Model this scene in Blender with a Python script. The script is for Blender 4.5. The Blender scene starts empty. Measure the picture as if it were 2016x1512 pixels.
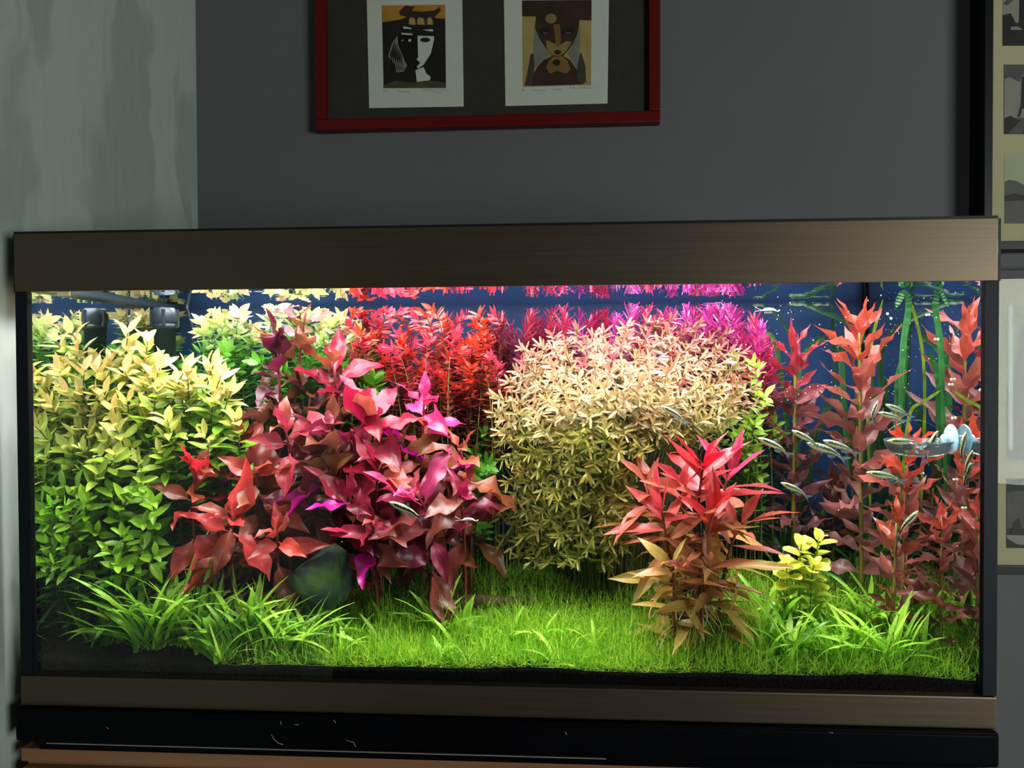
import bpy, bmesh, math, random
import numpy as np
from mathutils import Vector, Matrix, Quaternion, noise

scene = bpy.context.scene
COL = scene.collection
random.seed(7)
RN = random.random
def RU(a, b): return a + (b - a) * RN()
def RG(a, s): return random.gauss(a, s)

# ------------------------------------------------------------------ camera
F_PX = 1550.0
CAM = Vector((0.0784, -0.8045, 0.3561))
YAW, PITCH, ROLL = 0.06595, -0.01707, -0.00438
_fw = Vector((-math.sin(YAW) * math.cos(PITCH), math.cos(YAW) * math.cos(PITCH), math.sin(PITCH)))
_rt = Vector((math.cos(YAW), math.sin(YAW), 0))
_up = _rt.cross(_fw)
_rt, _up = (_rt * math.cos(ROLL) + _up * math.sin(ROLL)), (_up * math.cos(ROLL) - _rt * math.sin(ROLL))
camd = bpy.data.cameras.new('camera')
camd.sensor_fit = 'HORIZONTAL'
camd.sensor_width = 36.0
camd.lens = 36.0 * F_PX / 2016.0
camd.clip_start = 0.01
camo = bpy.data.objects.new('camera', camd)
COL.objects.link(camo)
camo.matrix_world = Matrix(((_rt.x, _up.x, -_fw.x, CAM.x), (_rt.y, _up.y, -_fw.y, CAM.y), (_rt.z, _up.z, -_fw.z, CAM.z), (0, 0, 0, 1)))
scene.camera = camo

def ray(px, py):
    return (_fw * F_PX + _rt * (px - 1008.0) - _up * (py - 756.0)).normalized()
def at(px, py, Y):
    """point on the vertical plane y = Y that the photograph shows at (px, py)"""
    d = ray(px, py)
    return CAM + d * ((Y - CAM.y) / d.y)
def at_x(px, py, X):
    d = ray(px, py)
    return CAM + d * ((X - CAM.x) / d.x)

# ------------------------------------------------------------------ world, lights, exposure
def lin(c):
    c = c / 255.0
    return c / 12.92 if c <= 0.04045 else ((c + 0.055) / 1.055) ** 2.4
def C(r, g, b): return (lin(r), lin(g), lin(b), 1.0)

world = bpy.data.worlds.new('World'); scene.world = world
world.use_nodes = True
world.node_tree.nodes['Background'].inputs[0].default_value = (0.80, 0.92, 1.0, 1)
world.node_tree.nodes['Background'].inputs[1].default_value = 0.036

def area(name, loc, target, sx, sy, power, col):
    l = bpy.data.lights.new(name, 'AREA'); l.shape = 'RECTANGLE'; l.size = sx; l.size_y = sy
    l.energy = power; l.color = col
    o = bpy.data.objects.new(name, l); COL.objects.link(o)
    o.location = loc
    o.rotation_euler = (Vector(target) - Vector(loc)).to_track_quat('-Z', 'Y').to_euler()
    return o
# daylight from the room's two windows behind the camera
area('window_daylight', (2.3, -2.2, 0.30), (0, 0.2, 0.4), 1.0, 1.0, 64.0, (0.93, 1.0, 0.97))
area('window_daylight_far', (-2.0, -2.9, 0.45), (0.2, 0.4, 0.3), 0.8, 1.2, 20.0, (1.0, 0.97, 0.84))

vs = scene.view_settings
vs.view_transform = 'Standard'; vs.look = 'None'; vs.gamma = 1.0; vs.exposure = 0.0
vs.use_curve_mapping = False
cy = scene.cycles
cy.max_bounces = 8; cy.diffuse_bounces = 3; cy.glossy_bounces = 3; cy.transmission_bounces = 4
cy.transparent_max_bounces = 12
cy.adaptive_threshold = 0.06
cy.caustics_reflective = True; cy.caustics_refractive = False
cy.sample_clamp_indirect = 4.0

# ------------------------------------------------------------------ materials
class NT:
    def __init__(s, name):
        s.m = bpy.data.materials.new(name); s.m.use_nodes = True
        s.t = s.m.node_tree; s.t.nodes.clear()
        s.out = s.t.nodes.new('ShaderNodeOutputMaterial')
    def n(s, typ, **kw):
        nd = s.t.nodes.new('ShaderNode' + typ)
        for k, v in kw.items(): setattr(nd, k, v)
        return nd
    def l(s, a, b): s.t.links.new(a, b)
    def math(s, op, a, b=None, c=None):
        nd = s.n('Math', operation=op)
        for i, v in enumerate((a, b, c)):
            if v is None: continue
            if isinstance(v, (int, float)): nd.inputs[i].default_value = v
            else: s.l(v, nd.inputs[i])
        return nd.outputs[0]
    def smooth(s, v, a, b):
        nd = s.n('MapRange', interpolation_type='SMOOTHSTEP')
        s.l(v, nd.inputs[0]); nd.inputs[1].default_value = a; nd.inputs[2].default_value = b
        return nd.outputs[0]
    def mix(s, f, a, b, blend='MIX'):
        nd = s.n('MixRGB', blend_type=blend)
        for i, v in enumerate((f, a, b)):
            if isinstance(v, (int, float)): nd.inputs[i].default_value = v
            elif isinstance(v, tuple): nd.inputs[i].default_value = v
            else: s.l(v, nd.inputs[i])
        return nd.outputs[0]
    def noise(s, vec, scale, detail=3, rough=.5):
        nd = s.n('TexNoise'); nd.inputs['Scale'].default_value = scale
        nd.inputs['Detail'].default_value = detail; nd.inputs['Roughness'].default_value = rough
        if vec is not None: s.l(vec, nd.inputs['Vector'])
        return nd.outputs['Fac']
    def coord(s, which='Object'): return s.n('TexCoord').outputs[which]
    def scaled(s, vec, sc, rot=(0, 0, 0)):
        nd = s.n('Mapping'); nd.inputs['Scale'].default_value = sc; nd.inputs['Rotation'].default_value = rot
        s.l(vec, nd.inputs['Vector']); return nd.outputs[0]
    def bump(s, h, strength, dist=.001):
        nd = s.n('Bump'); nd.inputs['Strength'].default_value = strength; nd.inputs['Distance'].default_value = dist
        s.l(h, nd.inputs['Height']); return nd.outputs[0]
    def pbsdf(s, col, rough=.5, metal=0., spec=.5, normal=None):
        p = s.n('BsdfPrincipled')
        if isinstance(col, tuple): p.inputs['Base Color'].default_value = col
        else: s.l(col, p.inputs['Base Color'])
        if isinstance(rough, (int, float)): p.inputs['Roughness'].default_value = rough
        else: s.l(rough, p.inputs['Roughness'])
        p.inputs['Metallic'].default_value = metal
        p.inputs['Specular IOR Level'].default_value = spec
        if normal is not None: s.l(normal, p.inputs['Normal'])
        return p
    def done(s, sh):
        s.l(sh, s.out.inputs['Surface']); return s.m

def simple(name, col, rough=.5, metal=0., spec=.5, var=.12, vscale=60, bump=0.):
    t = NT(name); co = t.coord()
    nz = t.noise(co, vscale, 4)
    dark = tuple(x * (1 - var) for x in col[:3]) + (1,); lite = tuple(min(1, x * (1 + var)) for x in col[:3]) + (1,)
    c = t.mix(nz, dark, lite)
    nrm = t.bump(t.noise(co, vscale * 3, 3), bump) if bump else None
    return t.done(t.pbsdf(c, rough, metal, spec, nrm).outputs[0])

def leaf_material(name, src, vein_amt=.55, trans=.38, rough=.34):
    """src 'obj': colour from the object; 'attr': colour from the mesh attribute Col"""
    t = NT(name)
    oi = t.n('ObjectInfo')
    co = t.coord()
    if src == 'obj':
        col = oi.outputs['Color']
        sep = t.n('SeparateXYZ'); t.l(co, sep.inputs[0])
        ay = t.math('ABSOLUTE', sep.outputs[1])
        rib = t.math('SUBTRACT', 1.0, t.smooth(ay, .004, .017))
        sv = t.math('SINE', t.math('MULTIPLY', t.math('SUBTRACT', sep.outputs[0], t.math('MULTIPLY', ay, .9)), 62.0))
        sv = t.math('MULTIPLY', t.smooth(sv, .80, 1.0), .35)
        vein = t.math('MULTIPLY', t.math('MAXIMUM', rib, sv), vein_amt)
        lite = t.mix(1.0, col, (1.5, 1.35, 1.2, 1), 'MULTIPLY')
        col = t.mix(vein, col, lite)
        shift = t.n('VectorMath', operation='SCALE'); shift.inputs[0].default_value = (13, 7, 5)
        t.l(oi.outputs['Random'], shift.inputs['Scale'])
        add = t.n('VectorMath', operation='ADD'); t.l(co, add.inputs[0]); t.l(shift.outputs[0], add.inputs[1])
        nz = t.noise(add.outputs[0], 4.5, 4, .6)
        bmp = t.bump(t.math('ADD', t.math('MULTIPLY', vein, -.5), nz), .25, .002)
    else:
        at_ = t.n('Attribute'); at_.attribute_name = 'Col'
        col = at_.outputs['Color']
        nz = t.noise(co, 160, 3); bmp = None
    hs = t.n('HueSaturation')
    t.l(col, hs.inputs['Color'])
    t.l(t.math('ADD', t.math('MULTIPLY', nz, .5), .75), hs.inputs['Value'])
    hs.inputs['Saturation'].default_value = 1.0
    c = hs.outputs[0]
    p = t.pbsdf(c, rough, 0, .5, bmp)
    tr = t.n('BsdfTranslucent'); t.l(c, tr.inputs[0])
    mx = t.n('MixShader'); mx.inputs[0].default_value = trans
    t.l(p.outputs[0], mx.inputs[1]); t.l(tr.outputs[0], mx.inputs[2])
    return t.done(mx.outputs[0])

M = {}
M['leaf'] = leaf_material('leaf', 'obj')
M['leaf_joined'] = leaf_material('leaf_joined', 'attr')
M['stem'] = leaf_material('stem', 'obj', 0.0, .15, .45)
M['grass'] = leaf_material('grass', 'attr', trans=.5, rough=.45)

def mirror_glass(name, lo, hi, tint=(1, 1, 1, 1), rough=0.0):
    """glass or water seen from the wet side: total internal reflection at grazing angles, clear when looked at square on"""
    t = NT(name)
    g = t.n('NewGeometry')
    dp = t.n('VectorMath', operation='DOT_PRODUCT'); t.l(g.outputs['Normal'], dp.inputs[0]); t.l(g.outputs['Incoming'], dp.inputs[1])
    f = t.smooth(t.math('ABSOLUTE', dp.outputs['Value']), lo, hi)
    gl = t.n('BsdfGlossy'); gl.inputs['Color'].default_value = tint; gl.inputs['Roughness'].default_value = rough
    tr = t.n('BsdfTransparent')
    mx = t.n('MixShader'); t.l(f, mx.inputs[0]); t.l(gl.outputs[0], mx.inputs[1]); t.l(tr.outputs[0], mx.inputs[2])
    if name == 'water':
        nz = t.noise(t.scaled(t.coord(), (9, 14, 1)), 1.0, 2)
        t.l(t.bump(nz, .10, .01), gl.inputs['Normal'])
    return t.done(mx.outputs[0])
M['side_glass'] = mirror_glass('side_glass', .62, .72, (.80, .88, .90, 1))
M['water'] = mirror_glass('water', .40, .52, (.92, .95, 1, 1))
def clear_glass(name, tint=(1, 1, 1, 1), edge=1.33, rough=0.0, body=0.0, bodycol=(1, 1, 1, 1)):
    t = NT(name)
    fr = t.n('Fresnel'); fr.inputs[0].default_value = edge
    gl = t.n('BsdfGlossy'); gl.inputs['Roughness'].default_value = rough
    tr = t.n('BsdfTransparent'); tr.inputs[0].default_value = tint
    mx = t.n('MixShader'); t.l(fr.outputs[0], mx.inputs[0]); t.l(tr.outputs[0], mx.inputs[1]); t.l(gl.outputs[0], mx.inputs[2])
    sh = mx.outputs[0]
    if body:
        d = t.n('BsdfDiffuse'); d.inputs[0].default_value = bodycol
        m2 = t.n('MixShader'); m2.inputs[0].default_value = body
        t.l(sh, m2.inputs[1]); t.l(d.outputs[0], m2.inputs[2]); sh = m2.outputs[0]
    return t.done(sh)
M['front_glass'] = clear_glass('front_glass')
M['picture_glass'] = clear_glass('picture_glass', (1, 1, 1, 1), 1.17)
M['dish_glass'] = clear_glass('dish_glass', (.95, .99, 1, 1), 1.27, .02, .015, (.8, .95, 1, 1))
M['fin'] = clear_glass('fin', (.85, .95, 1, 1), 1.3, .1, .38, C(120, 150, 170))
M['silicone_cup'] = clear_glass('silicone_cup', (.8, .95, 1, 1), 1.4, .1, .34, C(180, 225, 235))
def film():
    t = NT('blue_film')
    c = t.mix(t.noise(t.coord(), 5, 3), C(7, 36, 68), C(12, 52, 94))
    return t.done(t.pbsdf(c, .45, 0, .3).outputs[0])
M['blue_film'] = film()
def brushed(name, col):
    t = NT(name)
    co = t.scaled(t.coord(), (6, 300, 300))
    nz = t.noise(co, 1.0, 3)
    c = t.mix(nz, tuple(x * .9 for x in col[:3]) + (1,), tuple(x * 1.08 for x in col[:3]) + (1,))
    r = t.math('ADD', t.math('MULTIPLY', nz, .10), .36)
    return t.done(t.pbsdf(c, r, .85, .5, t.bump(nz, .05)).outputs[0])
M['brushed'] = brushed('brushed_metal', C(92, 80, 65))
M['black_plastic'] = simple('black_plastic', (.005, .006, .008, 1), .45, 0, .2, .3, 40, .05)
M['black_base'] = simple('black_base', (.0014, .0016, .0024, 1), .45, 0, .05, .3, 25, .03)
M['silicone'] = simple('black_silicone', (.004, .006, .010, 1), .5, 0, .15)
M['equipment'] = simple('equipment_plastic', C(24, 38, 48), .4, 0, .4)
M['mat_line'] = simple('grey_mat', C(120, 118, 110), .8)
M['lamp_shell'] = simple('lamp_shell', C(200, 205, 210), .5)
M['black_print'] = simple('black_print', C(26, 25, 22), .75, 0, .1, .4, 30)
M['cream_clip'] = simple('cream_clip', C(225, 215, 160), .5)
def led():
    t = NT('led_strip'); e = t.n('Emission'); e.inputs[0].default_value = (.95, .97, 1, 1); e.inputs[1].default_value = 6
    return t.done(e.outputs[0])
M['led'] = led()

def wallpaper_light():
    t = NT('embossed_light_wallpaper'); co = t.coord()
    warp = t.n('VectorMath', operation='ADD'); t.l(co, warp.inputs[0])
    nn = t.n('TexNoise'); nn.inputs['Scale'].default_value = 9; t.l(co, nn.inputs['Vector'])
    sc = t.n('VectorMath', operation='SCALE'); sc.inputs['Scale'].default_value = .10; t.l(nn.outputs['Color'], sc.inputs[0]); t.l(sc.outputs[0], warp.inputs[1])
    n1 = t.noise(t.scaled(warp.outputs[0], (1, 13, 4.2), (.35, 0, 0)), 1.0, 2, .4)
    n2 = t.noise(t.scaled(co, (1, 90, 14)), 1.0, 3, .6)
    f = t.math('ADD', t.math('MULTIPLY', t.smooth(n1, .44, .56), .6), t.math('MULTIPLY', n2, .45))
    c = t.mix(f, C(134, 148, 140), C(166, 174, 166))
    h = t.math('ADD', t.math('MULTIPLY', t.smooth(n1, .44, .56), .7), t.math('MULTIPLY', n2, .5))
    return t.done(t.pbsdf(c, .5, 0, .35, t.bump(h, .35, .002)).outputs[0])
M['wall_light'] = wallpaper_light()
def wallpaper_dark():
    t = NT('grey_wall_paint'); co = t.coord()
    c = t.mix(t.noise(co, 3, 4), C(84, 84, 86), C(96, 95, 96))
    return t.done(t.pbsdf(c, .7, 0, .2, t.bump(t.noise(co, 420, 2), .25, .0006)).outputs[0])
M['wall_grey'] = wallpaper_dark()
def wood():
    t = NT('cabinet_wood'); co = t.coord()
    n1 = t.noise(t.scaled(co, (3, 60, 60)), 1.0, 5)
    c = t.mix(n1, C(104, 68, 44), C(150, 106, 74))
    return t.done(t.pbsdf(c, .45, 0, .4, t.bump(n1, .08)).outputs[0])
M['wood'] = wood()
def soil_mat():
    t = NT('aquarium_soil'); co = t.coord()
    v = t.n('TexVoronoi'); v.inputs['Scale'].default_value = 330; t.l(co, v.inputs['Vector'])
    c = t.mix(t.noise(co, 260, 2), (.004, .004, .004, 1), (.008, .006, .005, 1))
    return t.done(t.pbsdf(c, .95, 0, .02, t.bump(v.outputs['Distance'], 1.0, .003)).outputs[0])
M['soil'] = soil_mat()
def rock_mat():
    t = NT('slate_rock'); co = t.coord()
    c = t.mix(t.smooth(t.noise(co, 28, 5), .42, .66), C(40, 54, 58), C(70, 104, 44))
    return t.done(t.pbsdf(c, .75, 0, .25, t.bump(t.noise(co, 90, 5), .6, .002)).outputs[0])
M['rock'] = rock_mat()
M['driftwood'] = simple('driftwood', C(58, 40, 26), .8, 0, .2, .5, 60, .6)
M['floor'] = simple('floor_boards', C(80, 60, 45), .5)
def fish_mat():
    t = NT('fish_silver'); co = t.coord()
    sep = t.n('SeparateXYZ'); t.l(co, sep.inputs[0])
    f = t.smooth(sep.outputs[2], -.10, .10)
    c = t.mix(f, C(196, 205, 150), C(110, 122, 82))
    v = t.n('TexVoronoi'); v.inputs['Scale'].default_value = 26; t.l(co, v.inputs['Vector'])
    return t.done(t.pbsdf(c, .3, .25, .6, t.bump(v.outputs['Distance'], .3, .01)).outputs[0])
M['fish'] = fish_mat()
M['fish_black'] = simple('fish_black', (.004, .004, .006, 1), .4)
M['fish_gold'] = simple('fish_gold', C(205, 205, 130), .35)
M['eye_white'] = simple('eye_white', C(190, 200, 170), .25)
M['snail'] = simple('snail_shell', C(235, 228, 200), .35)
M['shrimp'] = clear_glass('shrimp_shell', (.9, .95, .9, 1), 1.35, .15, .72, C(215, 220, 190))
M['root'] = simple('plant_root', C(200, 190, 140), .6)
def flat(name, col, rough=.7, var=.1): 
    if name not in M: M[name] = simple(name, col, rough, 0, .2, var, 45)
    return M[name]

# ------------------------------------------------------------------ object helpers
def tag(o, label=None, cat=None, group=None, kind=None):
    if label: o['label'] = label
    if cat: o['category'] = cat
    if group: o['group'] = group
    if kind: o['kind'] = kind
    return o
def empty(name, loc, label, cat, group=None):
    o = bpy.data.objects.new(name, None); COL.objects.link(o); o.location = loc
    o.empty_display_size = .01
    return tag(o, label, cat, group)
def link(name, me, mat, parent=None, loc=None):
    o = bpy.data.objects.new(name, me); COL.objects.link(o)
    if mat is not None and not me.materials: me.materials.append(mat)
    if parent is not None: o.parent = parent
    if loc is not None: o.location = loc
    return o
def mesh(name, verts, faces, smooth=False):
    me = bpy.data.meshes.new(name); me.from_pydata([tuple(v) for v in verts], [], faces)
    if smooth: me.polygons.foreach_set('use_smooth', [True] * len(me.polygons))
    me.update(); return me
def box_mesh(name, lo, hi, bev=0.0):
    bm = bmesh.new(); bmesh.ops.create_cube(bm, size=1)
    lo, hi = Vector(lo), Vector(hi)
    for v in bm.verts: v.co = Vector(((v.co.x + .5) * (hi.x - lo.x) + lo.x, (v.co.y + .5) * (hi.y - lo.y) + lo.y, (v.co.z + .5) * (hi.z - lo.z) + lo.z))
    if bev: bmesh.ops.bevel(bm, geom=bm.edges[:], offset=bev, segments=2, affect='EDGES', profile=.7)
    me = bpy.data.meshes.new(name); bm.to_mesh(me); bm.free(); return me
def box(name, lo, hi, mat, parent=None, bev=0.0, origin=None):
    if origin is None: return link(name, box_mesh(name, lo, hi, bev), mat, parent)
    o = Vector(origin)
    return link(name, box_mesh(name, Vector(lo) - o, Vector(hi) - o, bev), mat, parent)
def frame_axes(d):
    d = d.normalized()
    a = Vector((0, 0, 1)) if abs(d.z) < .9 else Vector((0, 1, 0))
    u = d.cross(a).normalized(); return u, d.cross(u).normalized()
def tube_data(pts, rad, sides=6, cap=True):
    vs, fs = [], []
    n = len(pts)
    for i, p in enumerate(pts):
        d = pts[min(i + 1, n - 1)] - pts[max(i - 1, 0)]
        u, w = frame_axes(d)
        r = rad(i / (n - 1)) if callable(rad) else rad
        for k in range(sides):
            a = 2 * math.pi * k / sides
            vs.append(p + u * (r * math.cos(a)) + w * (r * math.sin(a)))
    for i in range(n - 1):
        for k in range(sides):
            k2 = (k + 1) % sides
            fs.append((i * sides + k, i * sides + k2, (i + 1) * sides + k2, (i + 1) * sides + k))
    if cap:
        fs.append(tuple(range(sides))[::-1]); fs.append(tuple((n - 1) * sides + k for k in range(sides)))
    return vs, fs
def tube(name, pts, rad, mat, parent=None, sides=6):
    v, f = tube_data(pts, rad, sides)
    return link(name, mesh(name, v, f, True), mat, parent)
def lathe_mesh(name, prof, seg=24, axis='Z'):
    vs, fs = [], []
    for r, z in prof:
        for k in range(seg):
            a = 2 * math.pi * k / seg
            p = (r * math.cos(a), r * math.sin(a), z)
            vs.append(p if axis == 'Z' else (p[2], p[0], p[1]))
    for i in range(len(prof) - 1):
        for k in range(seg):
            k2 = (k + 1) % seg
            fs.append((i * seg + k, i * seg + k2, (i + 1) * seg + k2, (i + 1) * seg + k))
    return mesh(name, vs, fs, True)
def bez(p0, p1, p2, n):
    return [p0.lerp(p1, t).lerp(p1.lerp(p2, t), t) for t in (i / n for i in range(n + 1))]

# ------------------------------------------------------------------ the room
YW = 0.47                                  # back wall
XL = at(388, 300, YW).x                    # left wall
ZF = -0.75
o = box('wall_back', (XL, YW, ZF), (1.9, YW + .05, 1.6), M['wall_grey']); tag(o, 'dark grey painted wall behind the aquarium', kind='structure')
o = box('wall_left', (XL - .05, -1.2, ZF), (XL, YW + .05, 1.6), M['wall_light']); tag(o, 'pale green-grey embossed wallpaper on the side wall', kind='structure')
o = box('floor', (XL, -1.2, ZF - .05), (1.9, YW, ZF), M['floor']); tag(o, kind='structure')

# ------------------------------------------------------------------ the aquarium
W2, D, H = .505, .315, .503
ZHB = .4418                                # lower edge of the hood
ZT = .0322                                 # upper edge of the bottom trim
ZW = .449                                  # water level
XI = .493                                  # inner face of the side panes
tank = empty('aquarium', (0, 0, -.036), 'long planted glass aquarium with brushed metal trim and black base', 'aquarium')
TO = tank.location
def tbox(name, lo, hi, mat, bev=0., par=tank): return box(name, lo, hi, mat, par, bev, origin=TO)
tbox('front_pane', (-W2 + .004, 0.0, ZT - .02), (W2 - .004, .006, .47), M['front_glass'])
tbox('side_pane', (-W2 + .003, .006, ZT - .02), (-XI, D, .47), M['side_glass'])
tbox('side_pane', (XI, .006, ZT - .02), (W2 - .003, D, .47), M['side_glass'])
tbox('back_pane', (-W2 + .003, D, ZT - .02), (W2 - .003, D + .006, .49), M['blue_film'])
tbox('bottom_pane', (-W2 + .004, 0.006, .006), (W2 - .004, D, .012), M['black_plastic'])
for s in (-1, 1):
    a, b = sorted((s * .5045, s * .4915))
    tbox('corner_seam', (a, -.0012, ZT), (b, .0068, ZHB), M['silicone'])
    a, b = sorted((s * .4915, s * .4895))
    tbox('corner_seam', (a, D - .010, ZT), (b, D - .0005, .45), M['silicone'])
tbox('bottom_trim', (-W2 + .002, -.004, 0), (W2 - .002, D + .01, ZT - .0005), M['brushed'], .0015)
tbox('base_frame', (-W2 - .0005, -.010, -.036), (W2 - .002, D + .02, -.0015), M['black_base'], .004)
tbox('base_lip', (-W2 + .003, -.011, -.004), (W2 - .004, -.004, -.0005), M['black_base'], .0008)
tbox('rim_brace', (-XI + .001, .012, ZW - .0045), (-XI + .016, D - .004, ZW + .018), M['equipment'], .002)
tbox('cream_clip', (at(119, 576, .004).x, -.0015, ZHB - .0045), (at(143, 576, .004).x, -.0002, ZHB + .001), M['cream_clip'])

for mk in ([(534, 1446), (540, 1456), (548, 1463), (557, 1466)], [(552, 1420), (554, 1427)], [(579, 1426), (588, 1427)], [(656, 1416), (661, 1423)], [(680, 1457), (696, 1462), (700, 1470)], [(210, 1431), (213, 1435)], [(1112, 1440), (1116, 1447)], [(1626, 1440), (1640, 1443)]):
    tube('paint_chip', [at(x, y, -.0101) - TO for x, y in mk], .0005, M['mat_line'], tank, 4)

hood = empty('aquarium_hood', (0, 0, ZHB), 'brushed metal hood with black lid on top of the aquarium', 'hood')
HO = hood.location
def hbox(name, lo, hi, mat, bev=0.): return box(name, lo, hi, mat, hood, bev, origin=HO)
hbox('front_panel', (-W2 + .0032, -.006, ZHB), (W2 - .0042, -.002, H), M['brushed'], .001)
hbox('side_panel', (-W2 - .0005, -.002, ZHB), (-W2 + .002, D + .01, H), M['black_plastic'])
hbox('side_panel', (W2 - .002, -.002, ZHB), (W2 + .0005, D + .01, H), M['black_plastic'])
hbox('back_panel', (-W2 + .002, D + .008, ZHB + .045), (W2 - .002, D + .012, H), M['black_plastic'])
hbox('lid', (-W2 + .003, -.0055, H), (W2 - .004, D + .012, H + .0022), M['black_plastic'])

# LED bars under the lid
for i, yy in enumerate((.035, .105, .175, .245)):
    pw = (8.2, 3.4, 2.3, 1.8)[i]
    lb = empty('led_bar', (0, yy, .484), ('front', 'second', 'third', 'rearmost')[i] + ' white LED light bar under the aquarium lid', 'lamp', 'light bars under the lid')
    box('housing', (-.46, -.028, .004), (.46, .028, .0185), M['lamp_shell'], lb, .002)
    box('led_strip', (-.45, -.022, .0022), (.45, .022, .0038), M['led'], lb)
    l = area('led_light', (0, yy, .4855), (0, yy, 0), 0.92, .05, pw, (1.0, .98, .97)); l.parent = lb; l.location = (0, 0, .0012)

# water surface
wv, wf = [], []
nx, ny = 60, 20
for j in range(ny + 1):
    for i in range(nx + 1):
        wv.append((-XI + 2 * XI * i / nx, .006 + (D - .006) * j / ny, 0))
for j in range(ny):
    for i in range(nx):
        a = j * (nx + 1) + i; wf.append((a, a + 1, a + nx + 2, a + nx + 1))
o = link('water_surface', mesh('water_surface', wv, wf, True), M['water'], None, (0, 0, ZW))
tag(o, 'still water surface mirroring the plants just under the hood', 'water', kind='stuff')

# soil
def gz(x, y):
    return .043 + .21 * max(0, y) + .006 * noise.noise(Vector((x * 9, y * 9, 3)))
sv, sf = [], []
nx, ny = 120, 40
for j in range(ny + 1):
    for i in range(nx + 1):
        x = -XI + .001 + (2 * XI - .002) * i / nx; y = .0065 + (D - .007) * j / ny
        sv.append((x, y, gz(x, y) + .0018 * noise.noise(Vector((x * 160, y * 160, 0)))))
for j in range(ny):
    for i in range(nx):
        a = j * (nx + 1) + i; sf.append((a, a + 1, a + nx + 2, a + nx + 1))
base = len(sv)
for i in range(nx + 1): sv.append((sv[i][0], sv[i][1], .013))
for i in range(nx): sf.append((base + i, base + i + 1, i + 1, i))
o = link('soil', mesh('soil', sv, sf, True), M['soil'])
tag(o, 'black granular soil sloping up to the rear of the tank', 'soil', kind='stuff')

# cabinet under the tank
cab = empty('cabinet', (0, 0, ZF), 'brown wooden cabinet that carries the aquarium', 'cabinet')
CO = cab.location
zc = at(42, 1471, 0).z
def cbox(n, lo, hi, m, bev=0.): return box(n, lo, hi, m, cab, bev, origin=CO)
cbox('top_board', (-W2, -.002, zc - .014), (W2, D + .03, zc), M['wood'], .001)
cbox('body', (-W2 + .004, .004, ZF), (W2 - .004, D + .03, zc - .014), M['wood'])
for s in (-1, 1):
    a, b = sorted((s * (W2 - .004), s * .002))
    cbox('door', (a, -.006, ZF + .05), (b, .004, zc - .019), M['wood'], .001)
box('plinth_mat', (-W2 + .022, -.003, zc), (W2 - .02, D + .02, -.036), M['black_base'], tank, 0, origin=TO)
box('mat_edge', (-W2 + .03, -.0045, -.0405), (.12, -.003, -.0395), M['mat_line'], tank, 0, origin=TO)

# ------------------------------------------------------------------ leaves
def P_oval(t): return max(.06, math.sin(math.pi * min(1, t ** .85)) ** .8) if t < 1 else .04
def P_lance(t): return max(.05, math.sin(math.pi * t ** .8) ** 1.15) if t < 1 else .02
def P_alt(t):
    if t < .14: return .10
    u = (t - .14) / .86
    return max(.03, (math.sin(math.pi * u ** .66) ** 1.05)) if u < 1 else .02
def P_blunt(t): return .35 + .65 * math.sin(math.pi * min(1, .15 + t * .7)) if t < .95 else .45
def P_blade(t): return (.75 + .25 * math.sin(math.pi * t)) * (1 if t < .6 else max(.03, 1 - ((t - .6) / .4) ** 2))
def P_round(t): return math.sqrt(max(.01, 1 - (2 * (t * .97) - 1) ** 2))
def leaf_arrays(prof, w, nx, ny, bend=0., fold=0., wave=0., wn=2.5, twist=0., seed=0, side=0.):
    r = random.Random(seed)
    ph = [r.uniform(0, 6.28) for _ in range(3)]
    vs, fs = [], []
    x = z = yy = 0.0
    for i in range(nx + 1):
        t = i / nx
        th = bend * t
        if i:
            x += math.cos(bend * (t - .5 / nx)) / nx; z += math.sin(bend * (t - .5 / nx)) / nx; yy += side * math.cos(3.0 * t + ph[2]) / nx
        hw = w / 2 * prof(t)
        tw = twist * t
        for j in range(ny + 1):
            s = -1 + 2 * j / ny
            yl = s * hw
            zl = fold * abs(s) * hw + wave * abs(s) * hw * math.sin(2 * math.pi * wn * t + ph[0] + (1.7 if s > 0 else 0))
            yl, zl = yl * math.cos(tw) - zl * math.sin(tw), yl * math.sin(tw) + zl * math.cos(tw)
            vs.append((x - zl * math.sin(th), yy + yl, z + zl * math.cos(th)))
    for i in range(nx):
        for j in range(ny):
            a = i * (ny + 1) + j
            fs.append((a, a + ny + 1, a + ny + 2, a + 1))
    return vs, fs
def leaf_set(name, n, prof, w, nx, ny, bend, fold, wave=0., wn=2.5, twist=.3, side=0.):
    out = []
    for k in range(n):
        r = random.Random(hash(name) % 1000 + k * 17 if False else sum(map(ord, name)) + k * 17)
        v, f = leaf_arrays(prof, w * r.uniform(.85, 1.15), nx, ny, r.uniform(*bend), r.uniform(*fold), wave * r.uniform(.6, 1.4), wn * r.uniform(.7, 1.3), r.uniform(-twist, twist), k * 31 + 5, side * r.uniform(-1, 1))
        me = mesh(name, v, f, True); me.materials.append(M['leaf'])
        out.append((me, np.array(v), f))
    return out
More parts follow.
